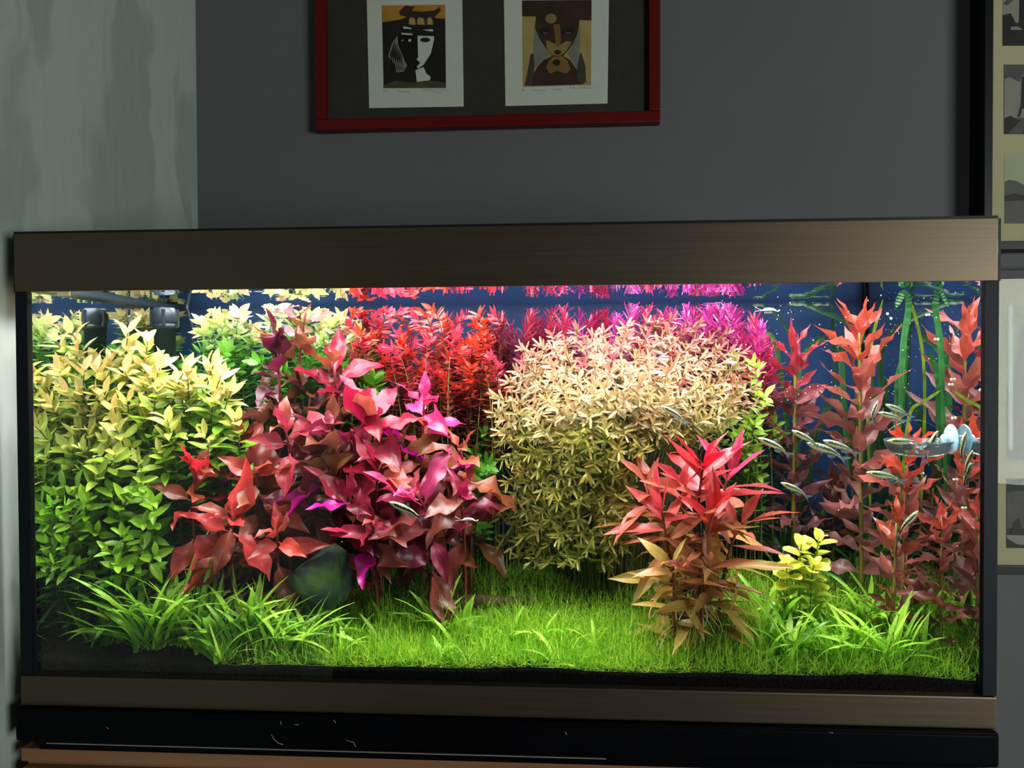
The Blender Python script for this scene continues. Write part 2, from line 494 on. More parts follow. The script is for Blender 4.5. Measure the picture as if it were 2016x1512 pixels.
LV = {
 'oval': leaf_set('oval_leaf', 6, P_oval, .40, 6, 4, (-.7, .25), (.1, .5), .1, 1.2, .25),
 'small': leaf_set('small_leaf', 4, P_oval, .42, 4, 2, (-.6, .3), (.1, .4)),
 'alt': leaf_set('wavy_leaf', 8, P_alt, .37, 8, 4, (-1.4, .2), (.05, .6), .5, 1.9, .9, .2),
 'ludw': leaf_set('ruffled_leaf', 7, P_lance, .27, 8, 4, (-.5, .7), (.1, .6), .65, 2.2, .8, .15),
 'lance': leaf_set('lance_leaf', 7, P_lance, .235, 7, 4, (-1.2, .1), (.1, .6), .18, 1.5, .6, .15),
 'rotala': leaf_set('narrow_leaf', 5, P_blunt, .21, 4, 2, (-.5, .25), (.1, .4), 0, 1, .2),
 'needle': leaf_set('needle_leaf', 4, P_blunt, .13, 3, 1, (-.4, .3), (0, 0)),
 'round': leaf_set('round_leaf', 4, P_round, .78, 5, 4, (-.5, .1), (.1, .4)),
 'blade': leaf_set('blade', 8, P_blade, .085, 8, 2, (-1.5, -.1), (.2, .5), 0, 1, .6, .2),
}
def leaf_matrix(pos, d, nrm, L, wid=1.0):
    d = d.normalized()
    n = nrm - d * nrm.dot(d)
    if n.length < 1e-4: n = frame_axes(d)[0]
    n.normalize()
    y = n.cross(d)
    return Matrix(((d.x * L, y.x * L * wid, n.x * L, pos.x), (d.y * L, y.y * L * wid, n.y * L, pos.y), (d.z * L, y.z * L * wid, n.z * L, pos.z), (0, 0, 0, 1)))
def jit(c, v=.14, h=.06):
    f = 1 + RU(-v, v)
    return tuple(max(0, x * f * (1 + RU(-h, h))) for x in c[:3]) + (1,)
def lerpc(a, b, t):
    t = max(0, min(1, t)); return tuple(a[i] + (b[i] - a[i]) * t for i in range(3)) + (1,)
def ramp(stops, t):
    for i in range(len(stops) - 1):
        if t <= stops[i + 1][0]:
            a, b = stops[i], stops[i + 1]
            return lerpc(a[1], b[1], (t - a[0]) / max(1e-6, b[0] - a[0]))
    return stops[-1][1]
LIM = (XI - .004, .012, D - .006)
def inside(p, m=0.0):
    return Vector((max(-LIM[0] + m, min(LIM[0] - m, p.x)), max(LIM[1] + m, min(LIM[2] - m, p.y)), p.z))

def stem_plant(name, label, cat, group, base, tip, kind, nodes, per, L, elev, col, start=.25, sep=True, stemr=.0012, stemcol=None, bow=None, azj=.35, wid=1.0, alternate=False, pw=1.0, ctrl=None, ej=.12, rj=.12):
    """a stem from base to tip with leaves in pairs or whorls; L, elev, col are functions of t (0 at the foot, 1 at the tip)"""
    base = inside(base, .002); tip = inside(tip, .004)
    root = empty(name, base, label, cat, group)
    mid = ctrl if ctrl is not None else base.lerp(tip, .5) + (bow if bow is not None else Vector((RG(0, .006), RG(0, .006), 0)))
    path = [p - base for p in bez(base, inside(mid), tip, 10)]
    so = tube('stem', path, lambda t: stemr * (1 - .45 * t), M['stem'], root, 5)
    so.color = stemcol if stemcol else (.09, .10, .02, 1)
    az0 = RU(0, 6.28)
    V, Fc, Cc = [], [], []
    for k in range(nodes):
        u = k / max(1, nodes - 1)
        t = start + (1 - start) * u ** pw
        ft = t * 10; i = min(9, int(ft)); p = path[i].lerp(path[i + 1], ft - i)
        tg = (path[i + 1] - path[i]).normalized()
        a1, a2 = frame_axes(tg)
        az0 += (math.pi / per if not alternate else 2.4) + RG(0, azj * .3)
        for q in range(per):
            az = az0 + 2 * math.pi * q / per + RG(0, azj)
            rad = a1 * math.cos(az) + a2 * math.sin(az)
            e = elev(t) + RG(0, ej)
            d = rad * math.cos(e) + tg * math.sin(e)
            nr = tg * math.cos(e) - rad * math.sin(e)
            nr = Quaternion(d, RG(0, rj)) @ nr
            ln = L(t) * RU(.82, 1.15)
            # keep leaves inside the glass
            wp = base + p + d * ln
            if abs(wp.x) > LIM[0] or wp.y < LIM[1] or wp.y > LIM[2] or wp.z > ZW - .004:
                q2 = inside(wp, .002)
                if q2.z > ZW - .006: q2.z = ZW - .006 - RU(0, .004)
                d = (q2 - base - p); ln = min(ln, max(.004, d.length)); d.normalize()
            mt = leaf_matrix(p, d, nr, ln, wid)
            me, va, fa = random.choice(LV[kind])
            if sep:
                o = bpy.data.objects.new('leaf', me); COL.objects.link(o)
                o.parent = root; o.matrix_basis = mt; o.color = jit(col(t))
            else:
                A = np.array(mt)
                w_ = va @ A[:3, :3].T + A[:3, 3]
                off = sum(len(x) for x in V); V.append(w_)
                Fc.extend([tuple(x + off for x in f) for f in fa])
                Cc.extend([jit(col(t))] * len(va))
    if not sep and V:
        vv = np.concatenate(V)
        me = mesh('foliage', vv, Fc, True)
        ca = me.color_attributes.new('Col', 'FLOAT_COLOR', 'POINT')
        ca.data.foreach_set('color', np.array(Cc, dtype=np.float32).ravel())
        fo = link('foliage', me, M['leaf_joined'], root); fo['kind'] = 'stuff'
    return root

def pick(v, stops):
    for lim, w in stops:
        if v < lim: return w
    return stops[-1][1]
def poly_in(poly, x, y):
    c = False; j = len(poly) - 1
    for i in range(len(poly)):
        xi, yi = poly[i]; xj, yj = poly[j]
        if (yi > y) != (yj > y) and x < (xj - xi) * (y - yi) / (yj - yi) + xi: c = not c
        j = i
    return c
def scatter(poly, n, mind):
    xs = [p[0] for p in poly]; ys = [p[1] for p in poly]; out = []; tries = 0
    while len(out) < n and tries < n * 400:
        tries += 1
        x, y = RU(min(xs), max(xs)), RU(min(ys), max(ys))
        md = mind * (1 if tries < n * 150 else .7)
        if poly_in(poly, x, y) and all((x - a) ** 2 + (y - b) ** 2 > md * md for a, b in out): out.append((x, y))
    return out
def ground(px, Y, py=1150):
    x = at(px, py, Y).x
    x = max(-LIM[0] + .004, min(LIM[0] - .004, x))
    return Vector((x, Y, gz(x, Y) - .004))

# ---- A: the green and gold stem plants on the left
GOLD, LIME, GREEN, DKGREEN = C(212, 176, 112), C(124, 174, 38), C(70, 142, 26), C(48, 110, 26)
polyA = [(70, 800), (150, 760), (215, 660), (300, 640), (330, 720), (440, 700), (480, 780), (450, 860), (350, 880), (330, 980), (310, 1090), (220, 1140), (90, 1120), (62, 960)]
tops = scatter(polyA, 66, 28)
tops += [(252, 655), (300, 745), (370, 745), (420, 720), (355, 770), (190, 730)]
for x, y in tops:
    dy = max(0, min(1, (y - 640) / 480))
    Y = .035 + .10 * (1 - dy) + RU(-.015, .02)
    tip = at(x, y, Y)
    b = ground(x + RU(-50, 50), min(.2, Y + RU(.02, .06)))
    hi = 1 - dy
    w1 = pick(x, ((190, 'close to the left glass'), (320, 'in the middle of the green bush'), (999, 'next to the crimson leaves')))
    if y < 770: lab, grp = 'golden topped broad leaf stem, tallest ones ' + w1, 'golden topped stems in the green bush'
    elif y < 930: lab, grp = 'lime green oval leaf stem at mid height ' + w1, 'lime stems in the middle of the green bush'
    else: lab, grp = 'deep green oval leaf stem low down ' + w1, 'deep green stems low in the bush'
    colf = lambda t, hi=hi: ramp([(0, DKGREEN), (.45, GREEN), (.75, LIME), (1, lerpc(LIME, GOLD, hi * 1.9 - .5))], t)
    n = max(6, int((tip.z - b.z) / .0115))
    ln = .024 + .010 * hi
    ctrl = Vector((b.x + (tip.x - b.x) * .15 + RG(0, .012), b.y, b.z + (tip.z - b.z) * .8))
    stem_plant('broad_leaf_stem', lab, 'aquarium plant', grp, b, tip, 'oval', min(20, n), 2, lambda t, ln=ln: ln * (1 - .3 * max(0, t - .85) / .15), lambda t: .15 + .75 * max(0, t - .75) / .25, colf, start=.12, stemr=.0013, ctrl=ctrl)

# ---- B: small leaved green stems at the back, pale where they reach the surface
PALE, PALEP = C(214, 196, 140), C(208, 168, 140)
polyB = [(62, 650), (180, 605), (330, 620), (420, 595), (560, 590), (690, 600), (730, 680), (745, 770), (640, 790), (480, 740), (340, 720), (200, 760), (62, 790)]
for x, y in scatter(polyB, 100, 17):
    if 265 < x < 400 and y < 715: continue
    Y = RU(.18, .295)
    tip = at(x, y, Y)
    tip.x = max(tip.x, -XI + .012); tip.z = min(tip.z, ZW - .010)
    b = ground(x + RU(-70, 70), min(.3, Y + RU(-.03, .05)))
    hi = max(0, min(1, (760 - y) / 150))
    top = lerpc(C(96, 164, 48), PALE if RN() < .7 else PALEP, hi * 2.2 - .9)
    colf = lambda t, top=top: ramp([(0, DKGREEN), (.6, C(80, 150, 50)), (.86, lerpc(GREEN, top, .4)), (1, top)], t)
    w1 = pick(x, ((200, 'near the left glass'), (340, 'around the filter intake'), (480, 'beside the air tube'), (610, 'behind the tallest crimson top'), (999, 'beside the scarlet stems')))
    lab, grp = ('cream tipped fine stem reaching the water surface ' + w1, 'cream tipped stems at the rear') if y < 670 else ('small bright green stem at the rear ' + w1, 'small green stems at the rear')
    ctrl = Vector((b.x + RG(0, .01), b.y, tip.z - .004))
    stem_plant('fine_leaf_stem', lab, 'aquarium plant', grp, b, tip, 'small', 26, 2, lambda t: .020, lambda t: .25 + .5 * max(0, t - .8) / .2, colf, start=.35, sep=False, stemr=.0009, ctrl=ctrl, azj=.5)

# ---- D: fine red stems at the back
REDO, REDP, REDB = C(196, 52, 30), C(196, 56, 80), C(100, 40, 26)
polyD = [(650, 620), (720, 600), (830, 600), (900, 620), (960, 610), (1000, 640), (985, 740), (920, 790), (800, 780), (745, 700), (690, 660)]
for x, y in scatter(polyD, 80, 16):
    Y = RU(.18, .295)
    tip = at(x, y, Y); tip.z = min(tip.z, ZW - .008)
    b = ground(x + RU(-60, 60), min(.3, Y + RU(-.02, .05)))
    pk = RN() < .4
    top = REDP if pk else REDO
    colf = lambda t, top=top: ramp([(0, C(70, 80, 24)), (.5, REDB), (.8, lerpc(REDB, top, .7)), (1, top)], t)
    w1 = pick(x, ((740, 'beside the green stems'), (830, 'above the rose rosettes'), (910, 'above the pink star rosette'), (999, 'beside the pale bush')))
    w2 = pick(y, ((660, 'near the surface'), (999, 'lower down')))
    lab = ('pinkish' if pk else 'orange') + ' red fine stem at the rear, ' + w2 + ' ' + w1
    ctrl = Vector((b.x + RG(0, .01), b.y, tip.z - .012))
    stem_plant('red_fine_leaf_stem', lab, 'aquarium plant', 'scarlet stems at the rear', b, tip, 'small', 30, 2, lambda t: .0155, lambda t: .3 + .6 * max(0, t - .8) / .2, colf, start=.35, sep=False, stemr=.0009, wid=.8, ctrl=ctrl, azj=.6)

# ---- E: pink needle leaved stems at the back
PINK, MAG, DULL = C(184, 42, 88), C(176, 56, 136), C(120, 40, 50)
polyE = [(930, 640), (1000, 610), (1100, 600), (1180, 620), (1200, 585), (1300, 575), (1440, 575), (1490, 620), (1515, 680), (1505, 740), (1430, 660), (1200, 650), (1060, 670), (960, 720)]
for x, y in scatter(polyE, 58, 17):
    Y = RU(.225, .30)
    tip = at(x, y, Y); tip.z = min(tip.z, ZW - .006)
    b = ground(x + RU(-40, 40), Y)
    top = lerpc(DULL, PINK if RN() < .65 else MAG, (x - 960) / 220)
    colf = lambda t, top=top: ramp([(0, C(80, 80, 30)), (.55, C(120, 60, 40)), (.8, top), (1, top)], t)
    w1 = pick(x, ((1010, 'touching the scarlet stems'), (1110, 'above the shoulder of the pale bush'), (1230, 'over the middle of the pale bush'), (1330, 'over the broadest part of the pale bush'), (1430, 'near the end of the pale bush'), (1999, 'beside the dusky red plant')))
    w2 = pick(y, ((612, 'touching the surface'), (999, 'below the surface')))
    lab = ('dull red' if x < 1110 else 'vivid pink') + ' needle leaved stem ' + w1 + ', ' + w2
    ctrl = Vector((b.x + (tip.x - b.x) * .3, b.y, b.z + (tip.z - b.z) * .7)) + Vector((RG(0, .012), RG(0, .006), 0))
    stem_plant('needle_leaf_stem', lab, 'aquarium plant', 'pink needle stems' if x >= 1110 else 'dull red needle stems', b, tip, 'needle', 26, 4, lambda t: .022 * (1 - .3 * max(0, t - .9) / .1), lambda t: .5 + .6 * max(0, t - .75) / .25, colf, start=.5, sep=False, stemr=.0009, ctrl=ctrl, azj=.5)

# ---- F: the big pale bush in the middle
CRP, CRY, OLI, FGR = C(158, 104, 94), C(148, 126, 80), C(150, 148, 64), C(100, 134, 38)
polyF = [(955, 800), (985, 740), (1020, 690), (1090, 655), (1180, 640), (1300, 632), (1390, 622), (1450, 665), (1500, 740), (1495, 790), (1440, 835), (1380, 870), (1290, 860), (1245, 960), (1240, 1080), (1190, 1135), (1080, 1125), (980, 1085), (965, 1050), (1000, 980), (985, 880)]
cx0 = at(1190, 1120, .16).x
for x, y in scatter(polyF, 235, 20):
    dx = (x - 1230) / 280
    Y = .085 + (.13 * ((800 - y) / 180) ** 1.3 if y < 800 else .02 * (y - 800) / 330) + .06 * dx * dx + RU(-.010, .016)
    Y = max(.055, min(.26, Y))
    tip = at(x, y, Y); tip.z = min(tip.z, ZW - .012)
    bx = cx0 + (tip.x - cx0) * .45
    b = Vector((bx, min(.25, Y + .07), 0)); b.z = gz(b.x, b.y) - .004
    hi = max(0, min(1, (900 - y) / 240))
    top = ramp([(0, OLI), (.35, CRY), (.7, lerpc(CRY, CRP, .5)), (1, CRP)], hi + RU(-.15, .15))
    if RN() < .12 and y < 820: top = C(160, 72, 78)
    top = jit(top, .22)
    low = lerpc(FGR, OLI, hi)
    colf = lambda t, top=top, low=low: ramp([(0, FGR), (.55, low), (.85, lerpc(low, top, .75)), (1, top)], t)
    w1 = pick(x, ((1040, 'facing the crimson plants'), (1140, 'left of its middle'), (1250, 'at its middle'), (1360, 'above the lance leaf clump'), (1999, 'facing the dusky red plant')))
    if y < 680: lab, grp = 'cream and pink narrow leaf stem topping the pale bush, ' + w1, 'top stems of the pale bush'
    elif y < 760: lab, grp = 'cream yellow narrow leaf stem high on the pale bush, ' + w1, 'upper front stems of the pale bush'
    elif y < 880: lab, grp = 'yellow narrow leaf stem overhanging the pale bush, ' + w1, 'overhanging stems of the pale bush'
    elif y < 1000: lab, grp = 'olive narrow leaf stem on the pale bush flank, ' + w1, 'flank stems of the pale bush'
    else: lab, grp = 'olive green narrow leaf stem of the pale bush by the lawn, ' + w1, 'lowest stems of the pale bush'
    ctrl = Vector((b.x + (tip.x - b.x) * .35, b.y - (b.y - tip.y) * .2, b.z + (tip.z - b.z) * (.9 if y < 850 else 1.15) + .01))
    Ltot = (ctrl - b).length + (tip - ctrl).length
    st = max(.1, 1 - .085 / Ltot)
    stem_plant('narrow_leaf_stem', lab, 'aquarium plant', grp, b, tip, 'rotala', 13, 2, lambda t: .0158 * (1 - .2 * max(0, t - .92) / .08), lambda t: .35 + .5 * max(0, t - .9) / .1, colf, start=st, stemr=.001, ctrl=ctrl, azj=.55, ej=.25, rj=.3)

# small green stems filling the gaps on both sides of the pale bush
for x, y, side in [(RU(925, 1005), RU(850, 1070), 0) for k in range(14)] + [(RU(1430, 1535), RU(700, 960), 1) for k in range(16)]:
    Y = RU(.16, .24)
    tip = at(x, y, Y); b = ground(x + RU(-25, 25), min(.28, Y + .04))
    if tip.z < b.z + .03: tip.z = b.z + .03
    lab, grp = (('dark green small leaf stem in the gap between crimson plants and pale bush', 'green stems in the gap by the crimson plants'), ('olive green small leaf stem between the pale bush and dusky red plant', 'green stems in the gap by the dusky red plant'))[side]
    top = (C(84, 150, 44), C(128, 160, 50))[side]
    ctrl = Vector((b.x, b.y, b.z + (tip.z - b.z) * .9))
    stem_plant('fine_leaf_stem', lab, 'aquarium plant', grp, b, tip, 'small', 18, 2, lambda t: .017, lambda t: .3 + .5 * max(0, t - .8) / .2, lambda t, top=top: ramp([(0, DKGREEN), (.6, lerpc(DKGREEN, top, .5)), (1, top)], t), start=.2, sep=False, stemr=.0009, ctrl=ctrl, azj=.5, wid=.9)

# ---- C: the big leaved crimson plants
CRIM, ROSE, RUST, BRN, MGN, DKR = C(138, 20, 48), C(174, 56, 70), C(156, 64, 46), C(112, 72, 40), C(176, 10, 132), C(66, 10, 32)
plantsC = [  # tip x, tip y, Y, foot shift, nodes, leaf mm, top colour, low colour, label
 (602, 615, .15, -40, 8, 66, C(92, 8, 34), DKR, 'tallest dark crimson plant whose top leaves nearly reach the surface'),
 (545, 690, .13, -5, 7, 76, DKR, BRN, 'dark maroon broad leaf plant below the tallest crimson top'),
 (655, 720, .15, 10, 7, 78, CRIM, BRN, 'crimson plant with long drooping leaves against the green stems'),
 (562, 845, .09, 10, 8, 68, ROSE, BRN, 'rose pink rosette beside the golden topped stems'),
 (835, 785, .12, 0, 8, 62, C(186, 40, 92), BRN, 'hot pink star rosette under the scarlet stems'),
 (730, 800, .11, 5, 8, 84, CRIM, BRN, 'crimson plant with tall upright leaf at the centre of the red thicket'),
 (745, 915, .08, 10, 8, 72, C(170, 32, 60), DKR, 'bright crimson plant in the centre of the red thicket'),
 (820, 975, .065, 15, 7, 72, C(190, 56, 106), CRIM, 'pink and magenta plant behind the lone fish among the red leaves'),
 (905, 885, .11, 20, 7, 66, C(160, 70, 52), BRN, 'rust brown plant at the edge beside the pale bush'),
 (455, 1020, .045, 0, 7, 72, C(190, 62, 60), RUST, 'coral red plant over the strap grass by the green bush'),
 (385, 930, .06, 5, 7, 52, C(180, 34, 44), RUST, 'small scarlet tipped plant poking into the green bush'),
 (735, 1035, .055, 10, 7, 54, C(190, 52, 80), BRN, 'rosy low plant standing beside the slate rock'),
 (545, 1050, .055, -20, 6, 60, C(188, 70, 58), RUST, 'salmon low plant over the slate rock'),
 (505, 930, .075, 0, 7, 70, RUST, BRN, 'rust and coral plant beneath the rose rosette'),
 (640, 930, .10, 5, 7, 68, BRN, BRN, 'brown leaved plant in the shade behind the red thicket'),
 (690, 870, .12, 0, 7, 70, C(130, 26, 54), BRN, 'wine red plant half hidden behind the centre of the thicket'),
 (905, 975, .08, 10, 7, 64, C(130, 16, 58), BRN, 'deep magenta plant beside the fine stems at the edge of the thicket'),
 (790, 880, .13, 0, 6, 66, BRN, DKR, 'olive brown plant between the pink rosettes'),
 (610, 785, .15, 0, 6, 70, C(104, 22, 40), DKR, 'dim maroon plant behind the rose rosette'),
 (480, 860, .12, 0, 6, 62, RUST, BRN, 'amber brown plant behind the golden stems'),
 (860, 1010, .11, 0, 5, 56, C(160, 82, 60), BRN, 'pale rust plant lying low under the lone fish'),
 (650, 850, .10, 0, 6, 64, C(110, 26, 48), DKR, 'shaded wine red plant above the magenta leaf in the thicket'),
 (610, 985, .09, 0, 6, 60, C(150, 40, 50), DKR, 'dull red plant right behind the slate rock'),
 (690, 980, .075, 0, 6, 66, C(150, 30, 56), DKR, 'wine coloured plant in the low centre of the thicket'),
]
for (x, y, Y, fs, n, mm, ct, cl, lab) in plantsC:
    tip = at(x, y, Y); b = ground(x + fs, min(.24, Y + .05))
    colf = lambda t, ct=ct, cl=cl: ramp([(0, cl), (.45, lerpc(cl, ct, .25)), (.8, ct), (1, ct)], t)
    ctrl = Vector((b.x + (tip.x - b.x) * .3 + RG(0, .01), b.y, b.z + (tip.z - b.z) * .7))
    r = stem_plant('crimson_broad_leaf_plant', lab, 'aquarium plant', 'crimson broad leaf plants', b, tip, 'alt', n + 2, 2, lambda t, mm=mm: mm * .001 * (1 - .45 * max(0, t - .88) / .12), lambda t: .2 + .85 * max(0, t - .65) / .35, colf, start=.30, stemr=.0024, stemcol=C(120, 40, 40), azj=.6, wid=1.0, ctrl=ctrl, pw=.8, ej=.35, rj=.5)
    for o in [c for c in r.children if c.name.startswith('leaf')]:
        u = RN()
        if u < .035: o.color = MGN  # a few leaves coloured magenta to imitate light glowing through them
        elif u < .36: o.color = jit(lerpc(o.color[:], BRN, .65))
        elif u < .6: o.color = jit(lerpc(o.color[:], DKR, .5))

# ---- G: the red-brown ruffled plants on the right
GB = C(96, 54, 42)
plantsG = [
 (1566, 690, 1560, .22, 15, 58, C(150, 44, 56), C(96, 62, 66), 'dusky red ruffled plant nearest to the pale bush'),
 (1692, 655, 1697, .165, 16, 70, C(168, 72, 56), C(116, 76, 70), 'tallest ruffled red plant with a thick olive stem'),
 (1788, 885, 1775, .10, 11, 58, C(184, 64, 42), C(120, 74, 68), 'orange hearted ruffled plant under the glass dish'),
 (1765, 1030, 1757, .065, 7, 42, C(168, 72, 46), C(110, 62, 48), 'short brown ruffled plant in the grass under the low fish'),
 (1856, 1015, 1850, .05, 9, 46, C(170, 70, 54), C(116, 66, 60), 'short red ruffled plant beside the right pane'),
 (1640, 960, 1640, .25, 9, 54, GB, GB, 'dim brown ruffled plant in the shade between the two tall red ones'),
]
for (x, y, bx, Y, n, mm, ct, cl, lab) in plantsG:
    tip = at(x, y, Y); b = ground(bx, Y)
    colf = lambda t, ct=ct, cl=cl: ramp([(0, cl), (.7, lerpc(cl, ct, .2)), (.92, ct), (1, ct)], t)
    stem_plant('ruffled_red_plant', lab, 'aquarium plant', 'ruffled red plants', b, tip, 'ludw', n, 3, lambda t, mm=mm: mm * .001 * (1 - .3 * max(0, t - .9) / .1), lambda t: .45 + .65 * max(0, t - .78) / .22, colf, start=.12, stemr=.0030 if n > 12 else .002, stemcol=C(110, 104, 30), azj=.35, bow=Vector((0, 0, 0)), pw=.9, ej=.25, rj=.5)

# ---- I: the red and olive lance leaved plant in front
OLV, SALM, SCAR = C(184, 164, 82), C(184, 84, 76), C(168, 14, 34)
plantsI = [
 (1385, 915, 1365, .045, 12, 72, SCAR, OLV, 'scarlet crowned main stem of the lance leaf clump'),
 (1435, 935, 1395, .060, 11, 72, C(182, 56, 92), OLV, 'pink leaved stem on the fish side of the lance leaf clump'),
 (1300, 1000, 1330, .040, 10, 62, C(168, 50, 62), OLV, 'rose stem with red heart on the bush side of the lance leaf clump'),
 (1405, 1010, 1370, .030, 9, 64, C(180, 40, 42), OLV, 'stem with one upright red leaf in front of the lance leaf clump'),
 (1325, 1110, 1330, .026, 9, 58, OLV, OLV, 'olive leaved short stem with hanging roots in the lance leaf clump'),
 (1460, 1030, 1410, .045, 9, 68, SALM, OLV, 'salmon stem leaning toward the yellow green rosettes'),
 (1275, 960, 1310, .070, 9, 64, C(150, 80, 58), OLV, 'dull brown stem at the rear of the lance leaf clump'),
 (1395, 1110, 1380, .030, 8, 60, C(160, 100, 60), OLV, 'tan leaved short stem at the foot of the lance leaf clump'),
 (1345, 960, 1350, .060, 10, 66, C(150, 40, 46), OLV, 'dark red stem right behind the scarlet crown'),
]
for (x, y, bx, Y, n, mm, ct, cl, lab) in plantsI:
    tip = at(x, y, Y); b = ground(bx, Y + .022)
    mid = lerpc(SALM, ct, .3)
    colf = lambda t, ct=ct, cl=cl, mid=mid: ramp([(0, cl), (.48, lerpc(cl, mid, .25)), (.75, mid), (.9, ct), (1, ct)], t)
    ctrl = Vector((b.x + (tip.x - b.x) * .3, b.y, b.z + (tip.z - b.z) * .75))
    r = stem_plant('lance_leaf_plant', lab, 'aquarium plant', 'lance leaf clump', b, tip, 'lance', n, 2, lambda t, mm=mm: mm * .001 * (1 - .3 * max(0, t - .88) / .12), lambda t: .05 + 1.0 * max(0, t - .6) / .4, colf, start=.10, stemr=.0022, stemcol=C(120, 60, 40), azj=.5, ctrl=ctrl, pw=.85, ej=.2, rj=.35)
    for k in range(5):
        h = (tip.z - b.z) * RU(.25, .6)
        p0 = Vector(((tip.x - b.x) * .2, 0, h)); p2 = p0 + Vector((RG(0, .018), RG(-.012, .008), -RU(.02, .045)))
        ro = tube('root', bez(p0, p0.lerp(p2, .5) + Vector((RG(0, .01), RG(0, .01), .012)), p2, 6), .00035, M['root'], r, 4)

# ---- J: yellow-green rosettes
for (x, y, Y, lab) in ((1578, 1072, .085, 'taller yellow green round leaf stem beside the salmon lance leaves'), (1613, 1058, .095, 'yellow green round leaf stem standing furthest from the lance leaves'), (1603, 1112, .075, 'lowest yellow green round leaf rosette in the strap grass'), (1548, 1108, .075, 'yellow green round leaf rosette touching the lance leaf clump')):
    tip = at(x, y, Y); b = ground(x + RU(-8, 8), Y)
    if tip.z < b.z + .045: tip.z = b.z + .045
    stem_plant('round_leaf_stem', lab, 'aquarium plant', 'yellow green round leaf stems', b, tip, 'round', 9, 2, lambda t: .019 * (1 - .4 * max(0, t - .85) / .15), lambda t: .3 + .6 * max(0, t - .8) / .2, lambda t: ramp([(0, LIME), (1, C(224, 226, 92))], t), start=.35, stemr=.0014, stemcol=C(120, 150, 40), ctrl=b + Vector((0, .01, (tip.z - b.z) * .8)))

# ---- strap grass clumps
def strap_clump(px, Y, n, mm, label, group, c0=C(104, 172, 34), c1=C(186, 232, 84), spread=.9):
    b = ground(px, Y); r = empty('strap_grass', b, label, 'grass plant', group); r['kind'] = 'thing'
    for k in range(n):
        az = RU(0, 6.28); e = RU(.95, 1.5) if RN() < .75 else RU(.35, .8)
        d = Vector((math.cos(az) * math.cos(e) * spread, math.sin(az) * math.cos(e) * spread, math.sin(e))).normalized()
        L_ = mm * .001 * RU(.55, 1.15)
        p = Vector((RG(0, .003), RG(0, .003), 0))
        if d.y < 0 and Y < .055: d.y *= -.35 if Y < .03 else .25; d.normalize(); az = math.atan2(d.y, d.x)
        w = b + p + d * L_
        q = inside(w, .003); d = (q - b - p).normalized()
        nr = Vector((-math.cos(az), -math.sin(az), .3)) * -1
        o = bpy.data.objects.new('blade', random.choice(LV['blade'])[0]); COL.objects.link(o); o.parent = r
        o.matrix_basis = leaf_matrix(p, d, Vector((0, 0, 1)) * .3 - Vector((math.cos(az), math.sin(az), 0)), L_, RU(.85, 1.25) * .085 / (L_ + .02))
        o.color = jit(lerpc(c0, c1, RN()), .15)
    return r
for px in range(262, 600, 14):
    strap_clump(px + RU(-8, 8), RU(.014, .055), random.randint(11, 15), RU(84, 122) if px < 420 else RU(60, 92), 'tall strap grass tuft ' + pick(px, ((330, 'in front of the green bush'), (420, 'at the corner of green bush and coral leaves'), (500, 'in front of the coral leaves'), (999, 'between coral leaves and slate rock'))), 'tall strap grass in front')
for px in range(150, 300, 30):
    strap_clump(px, RU(.04, .09), 9, RU(64, 90), 'dark green strap grass tuft in the shadow under the green bush', 'shaded strap grass', C(50, 96, 20), C(80, 140, 30))  # darker greens put the bush's shade into the blade colour
strap_clump(862, .078, 28, 76, 'lone star shaped strap grass tuft before the crimson plants', None)
strap_clump(905, .070, 10, 56, 'smaller strap grass tuft touching the star shaped tuft', None)
for px in (640, 690, 750, 930, 1000, 1060):
    strap_clump(px + RU(-8, 8), RU(.045, .09), 7, RU(40, 52), 'short strap grass tuft at the rear edge of the lawn', 'short strap grass at the rock')
for k in range(34):
    spx = RU(1480, 1840)
    strap_clump(spx, RU(.02, .11), random.randint(8, 12), RU(48, 84), 'strap grass tuft ' + pick(spx, ((1580, 'beside the lance leaf clump'), (1680, 'around the yellow green rosettes'), (1780, 'under the short brown ruffled plant'), (1999, 'near the right pane'))), 'strap grass under the red plants')
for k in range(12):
    strap_clump(RU(1500, 1740), RU(.2, .29), 9, RU(80, 120), 'dim strap grass at the rear under the school of fish', 'dim strap grass at the rear', C(40, 96, 40), C(66, 130, 50))  # the dimness of the rear is painted into these darker blade colours
for k in range(8):
    strap_clump(RU(600, 1250), RU(.02, .06), 5, RU(32, 46), 'thin strap grass sprout in the open lawn', 'sprouts in the lawn')

